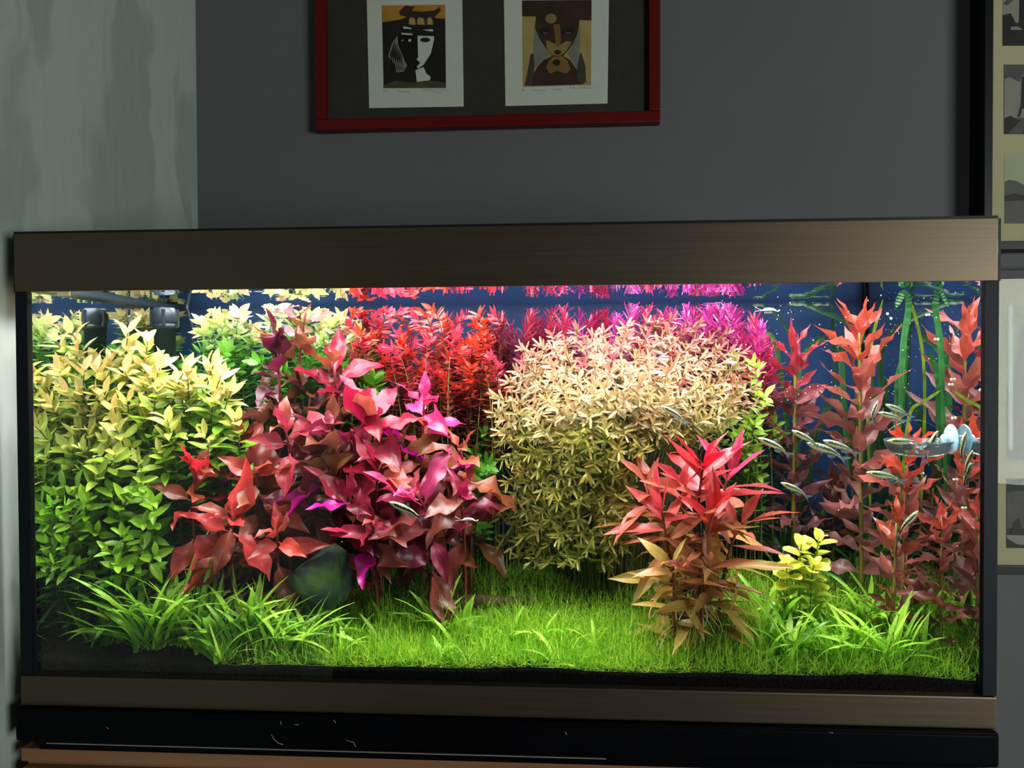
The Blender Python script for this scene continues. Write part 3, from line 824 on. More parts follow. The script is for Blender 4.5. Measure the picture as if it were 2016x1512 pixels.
# ---- puckered ribbon plants at the back right
def ribbon(name, pts_px, Y, wpx, col, root):
    """a puckered ribbon leaf through photo points (px, py[, Y])"""
    pts = [at(p[0], p[1], p[2] if len(p) > 2 else Y) for p in pts_px]
    # catmull-rom
    path = []
    for i in range(len(pts) - 1):
        p0 = pts[max(0, i - 1)]; p1 = pts[i]; p2 = pts[i + 1]; p3 = pts[min(len(pts) - 1, i + 2)]
        n = 8
        for k in range(n):
            t = k / n
            path.append(.5 * ((2 * p1) + (p2 - p0) * t + (2 * p0 - 5 * p1 + 4 * p2 - p3) * t * t + (3 * p1 - p0 - 3 * p2 + p3) * t ** 3))
    path.append(pts[-1])
    path = [inside(p, .002) for p in path]
    for p in path: p.z = min(p.z, ZW - .005)
    base = root.location
    w = wpx / F_PX * (Y - CAM.y)
    vs, fs = [], []
    N = len(path) - 1
    for i, p in enumerate(path):
        tg = (path[min(N, i + 1)] - path[max(0, i - 1)]).normalized()
        view = (CAM - p).normalized()
        side = tg.cross(view).normalized()
        side = (side + Vector((0, .35, 0))).normalized()
        nr = side.cross(tg).normalized()
        t = i / N
        hw = w / 2 * min(1, .45 + 2.2 * t) * (1 if t < .85 else max(.12, 1 - ((t - .85) / .15) ** 2))
        for j in range(5):
            s = -1 + j / 2
            pk = .0022 * math.sin(i * 2.2) * (1 - abs(s)) * 2 * (abs(s) > .1)
            vs.append(p - base + side * (s * hw) + nr * (pk + .18 * hw * abs(s)))
    for i in range(N):
        for j in range(4):
            a = i * 5 + j; fs.append((a, a + 5, a + 6, a + 1))
    me = mesh(name, vs, fs, True); o = link(name, me, M['leaf'], root); o.color = col
    return o
RG1, RG2, RG3 = C(22, 62, 34), C(34, 92, 42), C(130, 160, 36)
def rib_plant(px, Y, label): return empty('ribbon_leaf_plant', ground(px, Y), label, 'aquarium plant', 'puckered ribbon leaf plants')
r = rib_plant(1760, .14, 'puckered ribbon plant with one leaf folded over near the surface')
ribbon('ribbon_leaf', [(1760, 1060), (1772, 800), (1778, 680), (1788, 610), (1786, 585), (1778, 577), (1771, 590), (1764, 606)], .14, 12, RG2, r)
ribbon('ribbon_leaf', [(1760, 1060), (1765, 820), (1768, 740), (1785, 692)], .15, 11, RG2, r)
ribbon('ribbon_leaf', [(1770, 1040), (1780, 900), (1792, 812), (1820, 790), (1852, 768)], .08, 6, C(120, 150, 34), r)
r = rib_plant(1700, .27, 'puckered ribbon plant behind the tallest ruffled red plant')
ribbon('ribbon_leaf', [(1712, 1060), (1716, 800), (1700, 665), (1600, 605), (1548, 588)], .275, 10, RG1, r)
ribbon('ribbon_leaf', [(1715, 1060), (1708, 800), (1715, 680), (1738, 590)], .21, 6, RG3, r)
ribbon('ribbon_leaf', [(1700, 1060), (1650, 820), (1640, 650), (1630, 590), (1570, 578)], .29, 6, RG1, r)
ribbon('ribbon_leaf', [(1705, 1060), (1706, 860), (1700, 740)], .28, 18, RG1, r)
ribbon('ribbon_leaf', [(1700, 1060), (1670, 900), (1655, 700), (1652, 690)], .285, 12, RG2, r)
ribbon('ribbon_leaf', [(1690, 1060), (1680, 900), (1690, 760)], .27, 16, RG1, r)
ribbon('ribbon_leaf', [(1700, 1060), (1716, 880), (1712, 790)], .25, 16, RG1, r)
r = rib_plant(1575, .29, 'puckered ribbon plant behind the dusky red plant')
ribbon('ribbon_leaf', [(1575, 1060), (1570, 760), (1590, 690), (1628, 660)], .285, 12, RG2, r)
ribbon('ribbon_leaf', [(1570, 1060), (1565, 780), (1550, 650), (1500, 600), (1480, 588)], .29, 6, RG1, r)
ribbon('ribbon_leaf', [(1570, 1060), (1545, 800), (1520, 664), (1480, 680)], .27, 10, RG2, r)
ribbon('ribbon_leaf', [(1575, 1060), (1600, 880), (1640, 780)], .29, 14, RG1, r)

# ---- lawn of hair grass
def lawn(name, label, n, area_fn, Lr, w, cols):
    V = np.zeros((n * 8, 3), np.float32); Cc = np.zeros((n * 8, 4), np.float32); Fs = []
    for i in range(n):
        x, y = area_fn()
        z = gz(x, y) - .002
        L_ = RU(*Lr) * (1 if RN() < .85 else 1.4)
        az = RU(0, 6.28); e = RU(-.05, 1.1); bend = RG(.1, 1.3)
        az2 = az + RU(-1.5, 1.5)
        hx, hy = math.cos(az), math.sin(az)
        sx, sy = -math.sin(az2), math.cos(az2)
        cl_ = .5 + .5 * noise.noise(Vector((x * 22, y * 22, 1)))
        c = jit(lerpc(cols[0], cols[1], RN() ** 1.3 * (.55 + .7 * cl_)), .25); L_ *= .7 + .6 * cl_
        px_, py_, pz_ = x, y, z
        for k in range(4):
            t = k / 3
            if k:
                ee = e - bend * t
                px_ += hx * math.cos(ee) * L_ / 3; py_ += hy * math.cos(ee) * L_ / 3; pz_ += math.sin(ee) * L_ / 3
                px_ = max(-XI + .003, min(XI - .003, px_)); py_ = max(.008, min(D - .005, py_)); pz_ = max(pz_, gz(px_, py_) + .001)
            ww = w * (1 - .7 * t)
            V[i * 8 + 2 * k] = (px_ - sx * ww, py_ - sy * ww, pz_); V[i * 8 + 2 * k + 1] = (px_ + sx * ww, py_ + sy * ww, pz_)
            Cc[i * 8 + 2 * k] = c; Cc[i * 8 + 2 * k + 1] = c
        a = i * 8
        Fs += [(a, a + 1, a + 3, a + 2), (a + 2, a + 3, a + 5, a + 4), (a + 4, a + 5, a + 7, a + 6)]
    me = bpy.data.meshes.new(name)
    me.from_pydata(V.tolist(), [], Fs)
    me.polygons.foreach_set('use_smooth', [True] * len(me.polygons))
    ca = me.color_attributes.new('Col', 'FLOAT_COLOR', 'POINT'); ca.data.foreach_set('color', Cc.ravel())
    o = link(name, me, M['grass']); tag(o, label, 'grass', kind='stuff'); return o
xa = at(470, 1250, .03).x
def lawn_pt():
    while True:
        x = RU(xa - .03, XI - .006); y = RU(.010, .225)
        if x < xa + .10 and y > .09 + (x - xa): continue
        if RN() < .35: y = RU(.01, .10)
        d = (x - xa) / .06 + .5
        if RN() < d: return x, y
lawn('hair_grass', 'fine bright green hair grass lawn carpeting the front of the tank', 46000, lawn_pt, (.016, .036), .00042, (C(78, 158, 6), C(214, 246, 84)))

# ---- rock and driftwood
def blob(name, loc, scale, mat, label, cat, seed, sub=3, rough=.25, rot=0., planes=()):
    bm = bmesh.new(); bmesh.ops.create_icosphere(bm, subdivisions=sub, radius=1)
    for v in bm.verts:
        p = v.co.copy()
        for nrm, dd in planes:
            nv = Vector(nrm).normalized(); s = p.dot(nv)
            if s > dd: p -= nv * (s - dd) * .92
        p *= 1 + rough * noise.noise(p * 1.6 + Vector((seed, 0, 0))) + .05 * noise.noise(p * 6)
        v.co = Vector((p.x * scale[0], p.y * scale[1], p.z * scale[2]))
    me = bpy.data.meshes.new(name); bm.to_mesh(me); bm.free()
    me.polygons.foreach_set('use_smooth', [True] * len(me.polygons))
    o = link(name, me, mat, None, loc); o.rotation_euler = (0, rot, 0); return tag(o, label, cat)
rp = ground(636, .075)
blob('rock', (rp.x, .075, at(636, 1132, .075).z), (.040, .024, .036), M['rock'], 'blue grey slate rock with mossy green patch in the lawn', 'rock', 4, 4, .12, .25, [((-1, -.1, .8), .55), ((1, -.2, .35), .62), ((0, -1, .2), .55)])
pts = [ground(880, .13) + Vector((0, 0, .012)), ground(940, .12) + Vector((0, 0, .020)), ground(1000, .13) + Vector((0, 0, .012)), ground(1060, .15) + Vector((0, 0, .006))]
o = tube('driftwood', pts, lambda t: .011 * (1 - .5 * t), M['driftwood'], None, 8); tag(o, 'dark driftwood stick on the soil at the foot of the pale bush', 'driftwood')

# ------------------------------------------------------------------ equipment
fp = at(324, 625, .20); fx, fz = fp.x, at(324, 608, .20).z
flt = empty('filter_intake', (fx, .20, fz - .085), 'dark filter intake tube behind the golden stems', 'filter intake')
link('tube', lathe_mesh('tube', [(0, 0), (.0135, 0), (.0135, .058), (.0145, .058), (.0145, .066), (.0135, .066), (.0135, .070)], 24), M['equipment'], flt)
link('cap', lathe_mesh('cap', [(.0150, .066), (.0165, .070), (.0160, .079), (.0125, .086), (0, .087)], 24), M['equipment'], flt)
for a in (0.3, 1.9, 3.5, 5.1):
    box('clip_tab', (.0155 * math.cos(a) - .002, .0155 * math.sin(a) - .002, .062), (.0155 * math.cos(a) + .002, .0155 * math.sin(a) + .002, .084), M['equipment'], flt, .0005)
o = tube('air_tube', [at(366, 596, .285), at(369, 610, .285), at(378, 642, .285), at(382, 700, .29), at(384, 800, .295)], .0026, M['equipment'], None, 8)
tag(o, 'thin blue grey air tube beside the filter intake', 'tube')

# glass dish and its suction cup on the right pane
SY = .055
dc = at(1808, 868, SY)
dish = empty('feeding_dish', dc, 'clear round glass dish held to the right pane by a suction cup', 'glass dish')
link('bowl', lathe_mesh('bowl', [(.0, -.016), (.018, -.0155), (.028, -.012), (.0325, -.005), (.0335, .001), (.0325, .0005), (.0275, -.0105), (.018, -.0138), (0, -.0145)], 40), M['dish_glass'], dish)
ring = [Vector((.0332 * math.cos(a), .0332 * math.sin(a), .0)) for a in (i * 2 * math.pi / 40 for i in range(41))]
tube('rim', ring, .0007, M['dish_glass'], dish, 6)
hoop = [Vector((-.0332 + .072 * t, .004, .022 * math.sin(math.pi * min(1, t * .9 + .12)) )) for t in (i / 14 for i in range(15))]
tube('wire_hoop', hoop, .0005, M['dish_glass'], dish, 5)
cup = empty('suction_cup', Vector((XI - .0005, SY, at(1890, 865, SY).z)), 'pale translucent suction cup on the right pane beside the glass dish', 'suction cup')
link('disc', lathe_mesh('disc', [(0, -.0005), (.0045, -.0005), (.0045, -.0045), (.0150, -.0050), (.0162, -.0062), (.0150, -.0074), (.0060, -.0085), (.0050, -.0105), (0, -.0105)], 28, 'X'), M['silicone_cup'], cup)
link('knob', lathe_mesh('knob', [(.0032, -.010), (.0055, -.0115), (.0055, -.0145), (.0032, -.0165), (0, -.0165)], 20, 'X'), M['silicone_cup'], cup)
tube('holder_arm', [Vector((-.015, 0, 0)), Vector((-.022, .001, .001)), Vector((dc.x + .031 - cup.location.x, 0, dc.z - cup.location.z))], .0012, M['dish_glass'], cup, 6)

# ------------------------------------------------------------------ fish
def fish_meshes():
    tt = [0, .03, .08, .15, .24, .34, .45, .56, .67, .78, .88, .96, 1.0]
    top = [.004, .028, .050, .072, .088, .096, .098, .090, .074, .056, .044, .038, .036]
    bot = [-.012, -.034, -.058, -.084, -.104, -.116, -.118, -.106, -.084, -.062, -.048, -.042, -.040]
    wid = [.010, .030, .044, .054, .060, .062, .060, .052, .042, .030, .020, .013, .008]
    S = 12; vs, fs = [], []
    dz = [0 if t < .6 else -.10 * ((t - .6) / .4) ** 2 for t in tt]
    for t, a, b, w, d in zip(tt, top, bot, wid, dz):
        c = (a + b) / 2 + d; h = (a - b) / 2
        for k in range(S):
            an = 2 * math.pi * k / S
            vs.append((t, w * math.sin(an), c + h * math.cos(an)))
    n = len(tt)
    for i in range(n - 1):
        for k in range(S):
            k2 = (k + 1) % S; fs.append((i * S + k, (i + 1) * S + k, (i + 1) * S + k2, i * S + k2))
    fs.append(tuple(range(S))); fs.append(tuple((n - 1) * S + k for k in range(S))[::-1])
    out = {'body': (mesh('fish_body', vs, fs, True), 'fish')}
    def ev(arr, t): return float(np.interp(t, tt, arr))
    def band(o1, o2, t0, t1, bulge, lobe):
        vs, fs = [], []
        ts = np.linspace(t0, t1, 12)
        for s in (-1, 1):
            b0 = len(vs)
            for t in ts:
                c = (ev(top, t) + ev(bot, t)) / 2 + ev(dz, t); h = (ev(top, t) - ev(bot, t)) / 2
                for q in (o1, (o1 + o2) / 2, o2):
                    z = c + .012 + q; u = max(-.98, min(.98, (z - c) / h))
                    vs.append((t, s * (ev(wid, t) * math.sqrt(1 - u * u) + bulge), z))
            rows = len(ts)
            if lobe:
                for (lx, lz, ly) in ((1.05, -.145, .006), (1.10, -.190, .004), (1.155, -.255, .003), (1.175, -.290, .002)):
                    for q in (o1, (o1 + o2) / 2, o2):
                        f_ = .8 if lx < 1.16 else .15
                        vs.append((lx - q * .75 * f_, s * ly, lz + q * .65 * f_))
                rows += 4
            for i in range(rows - 1):
                for j in range(2):
                    a = b0 + i * 3 + j
                    fs.append((a, a + 3, a + 4, a + 1) if s > 0 else (a, a + 1, a + 4, a + 3))
        return vs, fs
    v, f = band(-.030, .030, .17, 1.0, .0025, True); out['stripe'] = (mesh('fish_stripe', v, f, True), 'fish_black')
    v, f = band(-.044, -.028, .17, 1.0, .0018, True); out['gold_line'] = (mesh('fish_gold_line', v, f, True), 'fish_gold')
    def fin(pts, name):
        vs = [(x, .0015, z) for x, z in pts] + [(x, -.0015, z) for x, z in pts]
        n = len(pts)
        fs = [tuple(range(n)), tuple(range(n, 2 * n))[::-1]] + [(i, (i + 1) % n, n + (i + 1) % n, n + i) for i in range(n)]
        return (mesh(name, vs, fs), 'fin')
    out['dorsal_fin'] = fin([(.46, .09), (.50, .185), (.56, .20), (.60, .15), (.60, .08)], 'fish_dorsal_fin')
    out['anal_fin'] = fin([(.62, -.11), (.64, -.19), (.72, -.20), (.84, -.155), (.84, -.09)], 'fish_anal_fin')
    out['pelvic_fin'] = fin([(.42, -.115), (.45, -.19), (.49, -.185), (.48, -.115)], 'fish_pelvic_fin')
    out['tail_fin'] = fin([(.985, -.075), (1.10, -.04), (1.24, -.015), (1.22, -.06), (1.10, -.13), (1.175, -.29), (1.10, -.22), (.985, -.135)], 'fish_tail_fin')
    me = bpy.data.meshes.new('fish_eye'); bm = bmesh.new()
    bmesh.ops.create_uvsphere(bm, u_segments=10, v_segments=6, radius=.021); bm.to_mesh(me); bm.free(); out['eye'] = (me, 'eye_white')
    me = bpy.data.meshes.new('fish_pupil'); bm = bmesh.new()
    bmesh.ops.create_uvsphere(bm, u_segments=10, v_segments=6, radius=.013); bm.to_mesh(me); bm.free(); out['pupil'] = (me, 'fish_black')
    for me, m in out.values(): me.materials.append(M[m])
    return out
FM = fish_meshes()
CH = math.atan2(.29, 1.175); CHL = math.hypot(.29, 1.175)
def fish(hx, hy, tx, ty, Y, label):
    h = at(hx, hy, Y); t = at(tx, ty, Y)
    for p in (h, t): p.x = max(-XI + .006, min(XI - .006, p.x))
    v = t - h; L_ = Vector((v.x, v.z)).length / CHL
    r = empty('penguin_tetra', h, label, 'fish', 'school of striped fish')
    if v.x >= 0: R = Matrix.Rotation(-(math.atan2(v.z, v.x) + CH), 4, 'Y')
    else: R = Matrix.Rotation(-(math.atan2(v.z, v.x) - (math.pi - CH)), 4, 'Y') @ Matrix.Rotation(math.pi, 4, 'Z')
    R = Matrix.Rotation(RU(-.2, .2), 4, 'Z') @ R if False else R
    r.rotation_euler = R.to_euler(); r.scale = (L_, L_, L_)
    for k in ('body', 'stripe', 'gold_line', 'dorsal_fin', 'anal_fin', 'pelvic_fin', 'tail_fin'):
        link(k, FM[k][0], None, r)
    for s in (-1, 1):
        e = link('eye', FM['eye'][0], None, r, (.085, s * .036, .006))
        link('pupil', FM['pupil'][0], None, e, (0, s * .011, 0))
    return r
fish(766, 988, 831, 1036, .022, 'lone striped fish swimming before the crimson leaves')
fish(1301, 799, 1349, 843, .075, 'striped fish dim against the underside of the pale bush')
fish(1492, 862, 1553, 907, .05, 'striped fish leading the school nearest to the pink lance leaves')
fish(1559, 847, 1611, 892, .045, 'uppermost fish of the overlapping trio before the olive stem')
fish(1588, 872, 1665, 918, .055, 'largest rear fish of the overlapping trio partly covered by two others')
fish(1620, 867, 1687, 906, .04, 'fish of the overlapping trio whose tail crosses the thick olive stem')
fish(1728, 789, 1699, 829, .06, 'small striped fish facing away up beside the tallest red plant')
fish(1743, 796, 1794, 832, .06, 'upper fish of the pair above the glass dish')
fish(1729, 812, 1781, 838, .05, 'lower fish of the pair above the glass dish')
fish(1746, 868, 1821, 888, .03, 'level striped fish in front of the glass dish')
fish(1846, 848, 1798, 902, .04, 'striped fish behind the dish heading up toward the suction cup')
fish(1901, 851, 1873, 905, .014, 'striped fish in front of the suction cup')
fish(1926, 886, 1881, 931, .012, 'striped fish standing in for a mirror image under the suction cup')  # solid fish added in place of a reflection in the right pane
fish(1919, 911, 1879, 956, .015, 'lowest striped fish standing in for a mirror image by the right pane')  # likewise an added fish where the pane would mirror another
fish(1705, 930, 1781, 960, .05, 'striped fish below the glass dish before the orange hearted plant')
fish(1537, 950, 1591, 989, .06, 'lowest left striped fish near the lance leaf tips')
fish(1808, 1005, 1750, 1041, .04, 'striped fish low over the short brown plant heading right')

# ---- shrimps
def shrimp(px, py, Y, flip, L_, label):
    c = at(px, py, Y); r = empty('shrimp', c, label, 'shrimp', 'pale shrimps'); s = -1 if flip else 1
    pts = [Vector((s * x * L_, 0, z * L_)) for x, z in ((-.45, -.02), (-.25, .05), (0, .08), (.25, .06), (.42, -.02), (.5, -.06))]
    pr = [.03, .085, .09, .075, .045, .02]
    tube('body', pts, lambda t: L_ * float(np.interp(t, np.linspace(0, 1, 6), pr)), M['shrimp'], r, 8)
    for k in range(5):
        x = -.2 + .1 * k
        tube('leg', [Vector((s * x * L_, 0, 0)), Vector((s * (x - .04) * L_, -.03 * L_, -.12 * L_)), Vector((s * (x - .10) * L_, -.04 * L_, -.2 * L_))], .010 * L_, M['shrimp'], r, 4)
    for e in (.25, -.05):
        tube('antenna', [Vector((-s * .45 * L_, 0, 0)), Vector((-s * .7 * L_, 0, e * .5 * L_)), Vector((-s * .9 * L_, 0, e * L_))], .007 * L_, M['shrimp'], r, 4)
    tube('tail_fan', [Vector((s * .5 * L_, 0, -.06 * L_)), Vector((s * .60 * L_, 0, -.05 * L_)), Vector((s * .66 * L_, 0, .02 * L_))], lambda t: L_ * (.02 + .03 * t), M['shrimp'], r, 6)
shrimp(1514, 611, .12, False, .018, 'white shrimp swimming in open water above the dusky red plant')
shrimp(922, 1024, .04, False, .016, 'pale shrimp resting on a rust leaf behind the lone fish')

# ---- tiny snails on the right pane
sm = lathe_mesh('snail_shell', [(0, -.0011), (.0012, -.0008), (.0016, 0), (.0012, .0009), (.0005, .0015), (0, .0017)], 8, 'X')
for (x, y) in ((1747, 618), (1754, 627), (1841, 668), (1873, 747), (1869, 757), (1875, 823), (1824, 620), (1930, 768), (1857, 873), (1812, 932), (1878, 944), (1895, 1000)):
    o = link('snail', sm, M['snail'], None, at_x(x, y, XI - .0016) if x > 1800 else at(x, y, .1)); tag(o, 'tiny cream snail shell on the right hand glass', 'snail', 'tiny snails on the glass')
# ---- bubbles
bv, bf = [], []
bm = bmesh.new(); bmesh.ops.create_icosphere(bm, subdivisions=1, radius=1)
iv = [v.co.copy() for v in bm.verts]; fi = [tuple(v.index for v in f.verts) for f in bm.faces]; bm.free()
for k in range(240):
    p = at(RU(1420, 1900), RU(575, 800), RU(.03, .25)) if k % 3 else at(RU(500, 1900), RU(600, 1100), RU(.02, .2))
    p = inside(p); p.z = min(p.z, ZW - .004)
    s = RU(.0002, .0006); o0 = len(bv)
    bv += [p + v * s for v in iv]; bf += [tuple(i + o0 for i in f) for f in fi]
o = link('bubbles', mesh('bubbles', bv, bf, True), M['snail']); tag(o, 'tiny oxygen bubbles drifting in the open water', 'bubbles', kind='stuff')

# ------------------------------------------------------------------ pictures on the wall
def quad_at(Y, x0, y0, x1, y1):
    a, b = at(x0, y0, Y), at(x1, y1, Y); return a.x, max(a.z, b.z), b.x, min(a.z, b.z)
def print_poly(name, pts_px, Y, mat, parent, lift=.0004):
    """flat printed shape with its own small thickness on the plane y = Y"""
    p = [at(x, y, Y) - parent.location if parent else at(x, y, Y) for x, y in pts_px]
    n = len(p)
    vs = [v + Vector((0, -lift, 0)) for v in p] + p
    fs = [tuple(range(n)), tuple(range(n, 2 * n))[::-1]] + [(i, n + i, n + (i + 1) % n, (i + 1) % n) for i in range(n)]
    me = mesh(name, vs, fs)
    bm = bmesh.new(); bm.from_mesh(me); bmesh.ops.recalc_face_normals(bm, faces=bm.faces); bm.to_mesh(me); bm.free()
    return link(name, me, mat, parent)
def rect_px(x0, y0, x1, y1): return [(x0, y1), (x1, y1), (x1, y0), (x0, y0)]
def ell(cx, cy, rx, ry, n=16, a0=0., a1=2 * math.pi): return [(cx + rx * math.cos(a0 + (a1 - a0) * i / n), cy + ry * math.sin(a0 + (a1 - a0) * i / n)) for i in range(n)]

YF = YW - .022
pa = at(621, 251, YF); pb = at(1301, 246, YF)
x0, x1, zb = pa.x, pb.x, (pa.z + pb.z) / 2; zt = zb + .235
art = empty('framed_prints', ((x0 + x1) / 2, YW, zb), 'dark red wooden frame with two small portrait prints on black board', 'picture frame')
AO = art.location
fw = abs(at(643, 200, YF).x - at(621, 200, YF).x)
red = flat('red_frame_wood', C(84, 9, 7), .4, .2)
def abox(n, lo, hi, m, bev=0.): return box(n, lo, hi, m, art, bev, origin=AO)
abox('frame_rail', (x0, YF, zb), (x1, YW - .001, zb + fw), red, .0025)
abox('frame_rail', (x0, YF, zt - fw), (x1, YW - .001, zt), red, .0025)
abox('frame_stile', (x0, YF, zb + fw), (x0 + fw, YW - .001, zt - fw), red, .0025)
abox('frame_stile', (x1 - fw, YF, zb + fw), (x1, YW - .001, zt - fw), red, .0025)
YB = YW - .012
abox('backing_board', (x0 + fw * .8, YB, zb + fw * .8), (x1 - fw * .8, YW - .002, zt - fw * .8), flat('black_board', C(44, 43, 38), .85, .25))
paper = flat('print_paper', C(172, 174, 162), .8, .04); ink = flat('print_ink', C(26, 25, 20), .7, .5)
ochre = flat('print_ochre', C(150, 108, 36), .7, .35); brown = flat('print_brown', C(48, 33, 22), .7, .6); tan = flat('print_tan', C(142, 124, 72), .7, .25)
moss = flat('print_moss', C(62, 60, 34), .7, .5); pgrey = flat('print_grey', C(104, 104, 94), .7, .4); pencil = flat('pencil', C(112, 114, 108), .8)
Y1 = YB - .0004
def paper_sheet(pts, lab): 
    o = print_poly('paper_sheet', pts, Y1, paper, art, .0006); o['label'] = lab; return o
def pp(name, pts, m, layer, par): 
    return print_poly(name, [(x, y) for x, y in pts], Y1 - .0006 - .0003 * layer, m, par, .00025)
s1 = paper_sheet([(722, -12), (727, 213), (913, 210), (910, -12)], 'white sheet with ink portrait in a brimmed hat')
s2 = paper_sheet([(992, -12), (995, 209), (1196, 204), (1199, -12)], 'white sheet with brown portrait of mirrored faces')
s1.parent = art; s2.parent = art
def K1(pts): return [(600 + x / 5.6, y / 5.6) for x, y in pts]
def K2(pts): return [(950 + x / 5.449, y / 5.449) for x, y in pts]
def sub(name, pts, m, layer, sheet):
    o = pp(name, pts, m, layer, art); o.parent = sheet; return o
sub('print_field', K1([(850, 60), (870, 972), (1557, 970), (1548, 52)]), ink, 0, s1)
sub('print_sky', K1([(850, 60), (858, 245), (1060, 215), (1120, 190), (1440, 200), (1548, 210), (1548, 52)]), ochre, 1, s1)
sub('print_ground', K1([(868, 940), (870, 972), (1557, 970), (1556, 915), (1380, 890), (1200, 912), (1000, 890)]), moss, 1, s1)
sub('hat_crown', K1([(1040, 130), (1110, 60), (1300, 90), (1490, 80), (1500, 120), (1440, 180), (1420, 280), (1140, 270), (1130, 190), (1050, 165)]), brown, 2, s1)
for px_, w_ in ((1150, 70), (1240, 80), (1350, 60)):
    sub('hat_arch', K1([(px_, 270), (px_, 215), (px_ + w_ * .3, 190), (px_ + w_ * .8, 200), (px_ + w_, 230), (px_ + w_, 275)]), tan, 3, s1)
sub('hat_top', K1([(1180, 120), (1220, 70), (1420, 62), (1480, 85), (1430, 115), (1300, 128)]), ochre, 3, s1)
sub('hair', K1([(920, 620), (960, 480), (1025, 390), (1030, 500), (1080, 610), (1130, 720), (1090, 790), (1010, 800), (980, 700)]), pgrey, 2, s1)
for k in range(6):
    sub('hair_strand', K1([(940 + k * 24, 600 + k * 12), (990 + k * 14, 460 + k * 24), (996 + k * 14, 470 + k * 24), (960 + k * 24, 640 + k * 20), (985 + k * 22, 770), (975 + k * 22, 770)]), ink, 3, s1)
sub('face_dark_half', K1([(1030, 380), (1240, 380), (1240, 760), (1180, 760), (1110, 680), (1045, 520)]), flat('print_black', C(12, 12, 9), .7), 4, s1)
sub('face_light_half', K1([(1243, 395), (1250, 640), (1200, 655), (1265, 680), (1262, 710), (1200, 745), (1250, 755), (1310, 715), (1390, 590), (1425, 440), (1425, 400)]), paper, 4, s1)
sub('lips', K1(ell(1225, 695, 42, 30)), M['black_print'] if 'black_print' in M else ink, 5, s1)
sub('neck', K1([(1220, 775), (1310, 740), (1340, 810), (1388, 850), (1380, 885), (1235, 903)]), paper, 4, s1)
sub('printed_eye', K1(ell(1328, 440, 55, 26)), ink, 5, s1)
sub('printed_eye', K1(ell(1078, 447, 14, 12)), pgrey, 5, s1)
sub('printed_eye', K1([(1140, 458), (1150, 430), (1170, 432), (1172, 460)]), paper, 5, s1)
sub('hat_band', K1([(1085, 290), (1180, 310), (1175, 322), (1088, 315)]), paper, 5, s1)
sub('hat_band', K1([(1300, 330), (1412, 322), (1416, 348), (1380, 345)]), paper, 5, s1)
sub('hat_band', K1([(1064, 362), (1188, 372), (1186, 388), (1066, 380)]), paper, 5, s1)
# second print
sub('print_field', K2([(425, 5), (432, 932), (1164, 914), (1170, 0)]), tan, 0, s2)
sub('hat_brim', K2([(425, 5), (428, 175), (570, 178), (800, 120), (1035, 215), (1168, 220), (1170, 0)]), flat('print_umber', C(46, 32, 24), .7, .5), 1, s2)
sub('light_gap', K2([(560, 250), (545, 560), (560, 740), (650, 650), (720, 590), (640, 450), (575, 330)]), pgrey, 1, s2)
sub('light_gap', K2([(1050, 250), (1000, 420), (910, 580), (990, 680), (1015, 760), (1040, 600)]), pgrey, 1, s2)
sub('upper_face', K2([(580, 130), (565, 300), (595, 380), (640, 460), (700, 540), (745, 602), (865, 602), (920, 540), (975, 460), (1020, 360), (1040, 230), (1020, 120)]), brown, 2, s2)
sub('face_highlight', K2(ell(735, 200, 60, 55)), flat('print_olive', C(112, 96, 54), .7, .4), 3, s2)
sub('nose', K2([(760, 260), (830, 260), (842, 430), (830, 490), (785, 495), (780, 420)]), flat('print_sienna', C(104, 76, 38), .7, .4), 3, s2)
sub('cheek', K2([(680, 430), (780, 470), (800, 500), (900, 440), (960, 450), (890, 560), (830, 600), (730, 590), (690, 520)]), flat('print_olive', C(112, 96, 54), .7, .4), 3, s2)
for cx_ in (672, 920): sub('printed_eye', K2(ell(cx_, 330, 62, 38)), ink, 4, s2)
for cx_ in (672, 920): sub('eyelid', K2([(cx_ - 40, 345), (cx_, 362), (cx_ + 40, 345), (cx_, 354)]), pgrey, 5, s2)
sub('lower_face', K2([(500, 922), (535, 820), (590, 720), (660, 645), (740, 602), (870, 602), (940, 645), (1000, 730), (1050, 820), (1085, 905)]), brown, 2, s2)
sub('chin_highlight', K2([(680, 720), (720, 640), (760, 606), (860, 606), (910, 650), (945, 740), (900, 790), (800, 760), (720, 790)]), flat('print_sienna', C(104, 76, 38)), 3, s2)
sub('lips', K2([(765, 555), (800, 535), (848, 552), (830, 582), (790, 585)]), ink, 4, s2)
sub('lips', K2([(745, 672), (775, 640), (820, 640), (836, 665), (820, 700), (780, 702)]), ink, 4, s2)
sub('wing', K2([(455, 920), (500, 700), (520, 580), (550, 570), (555, 760), (530, 920)]), flat('print_slate', C(56, 52, 46), .7, .6), 3, s2)
sub('wing', K2([(1040, 600), (1060, 560), (1105, 720), (1110, 880), (1050, 910), (1010, 800)]), flat('print_slate', C(56, 52, 46)), 3, s2)
# pencil writing under the prints
def scribble(x0_, x1_, y_, amp, sheet, n=26, seed=1):
    r = random.Random(seed); pts = []
    for i in range(n):
        t = i / (n - 1)
        pts.append(at(x0_ + (x1_ - x0_) * t + r.uniform(-1, 1), y_ + amp * math.sin(i * 2.1 + seed) * r.uniform(.3, 1), Y1 - .0008) - AO)
    o = tube('pencil_writing', pts, .00022, pencil, art, 3); o.parent = sheet
scribble(755, 763, 179, 3.5, s1, 7, 2); scribble(782, 806, 180, 3, s1, 16, 3); scribble(832, 884, 177, 3, s1, 30, 4); scribble(854, 872, 182, 1.5, s1, 10, 5)
scribble(1027, 1034, 177, 3.5, s2, 7, 6); scribble(1047, 1075, 178, 2, s2, 14, 7); scribble(1090, 1108, 176, 2, s2, 12, 8); scribble(1122, 1168, 173, 3, s2, 26, 9)

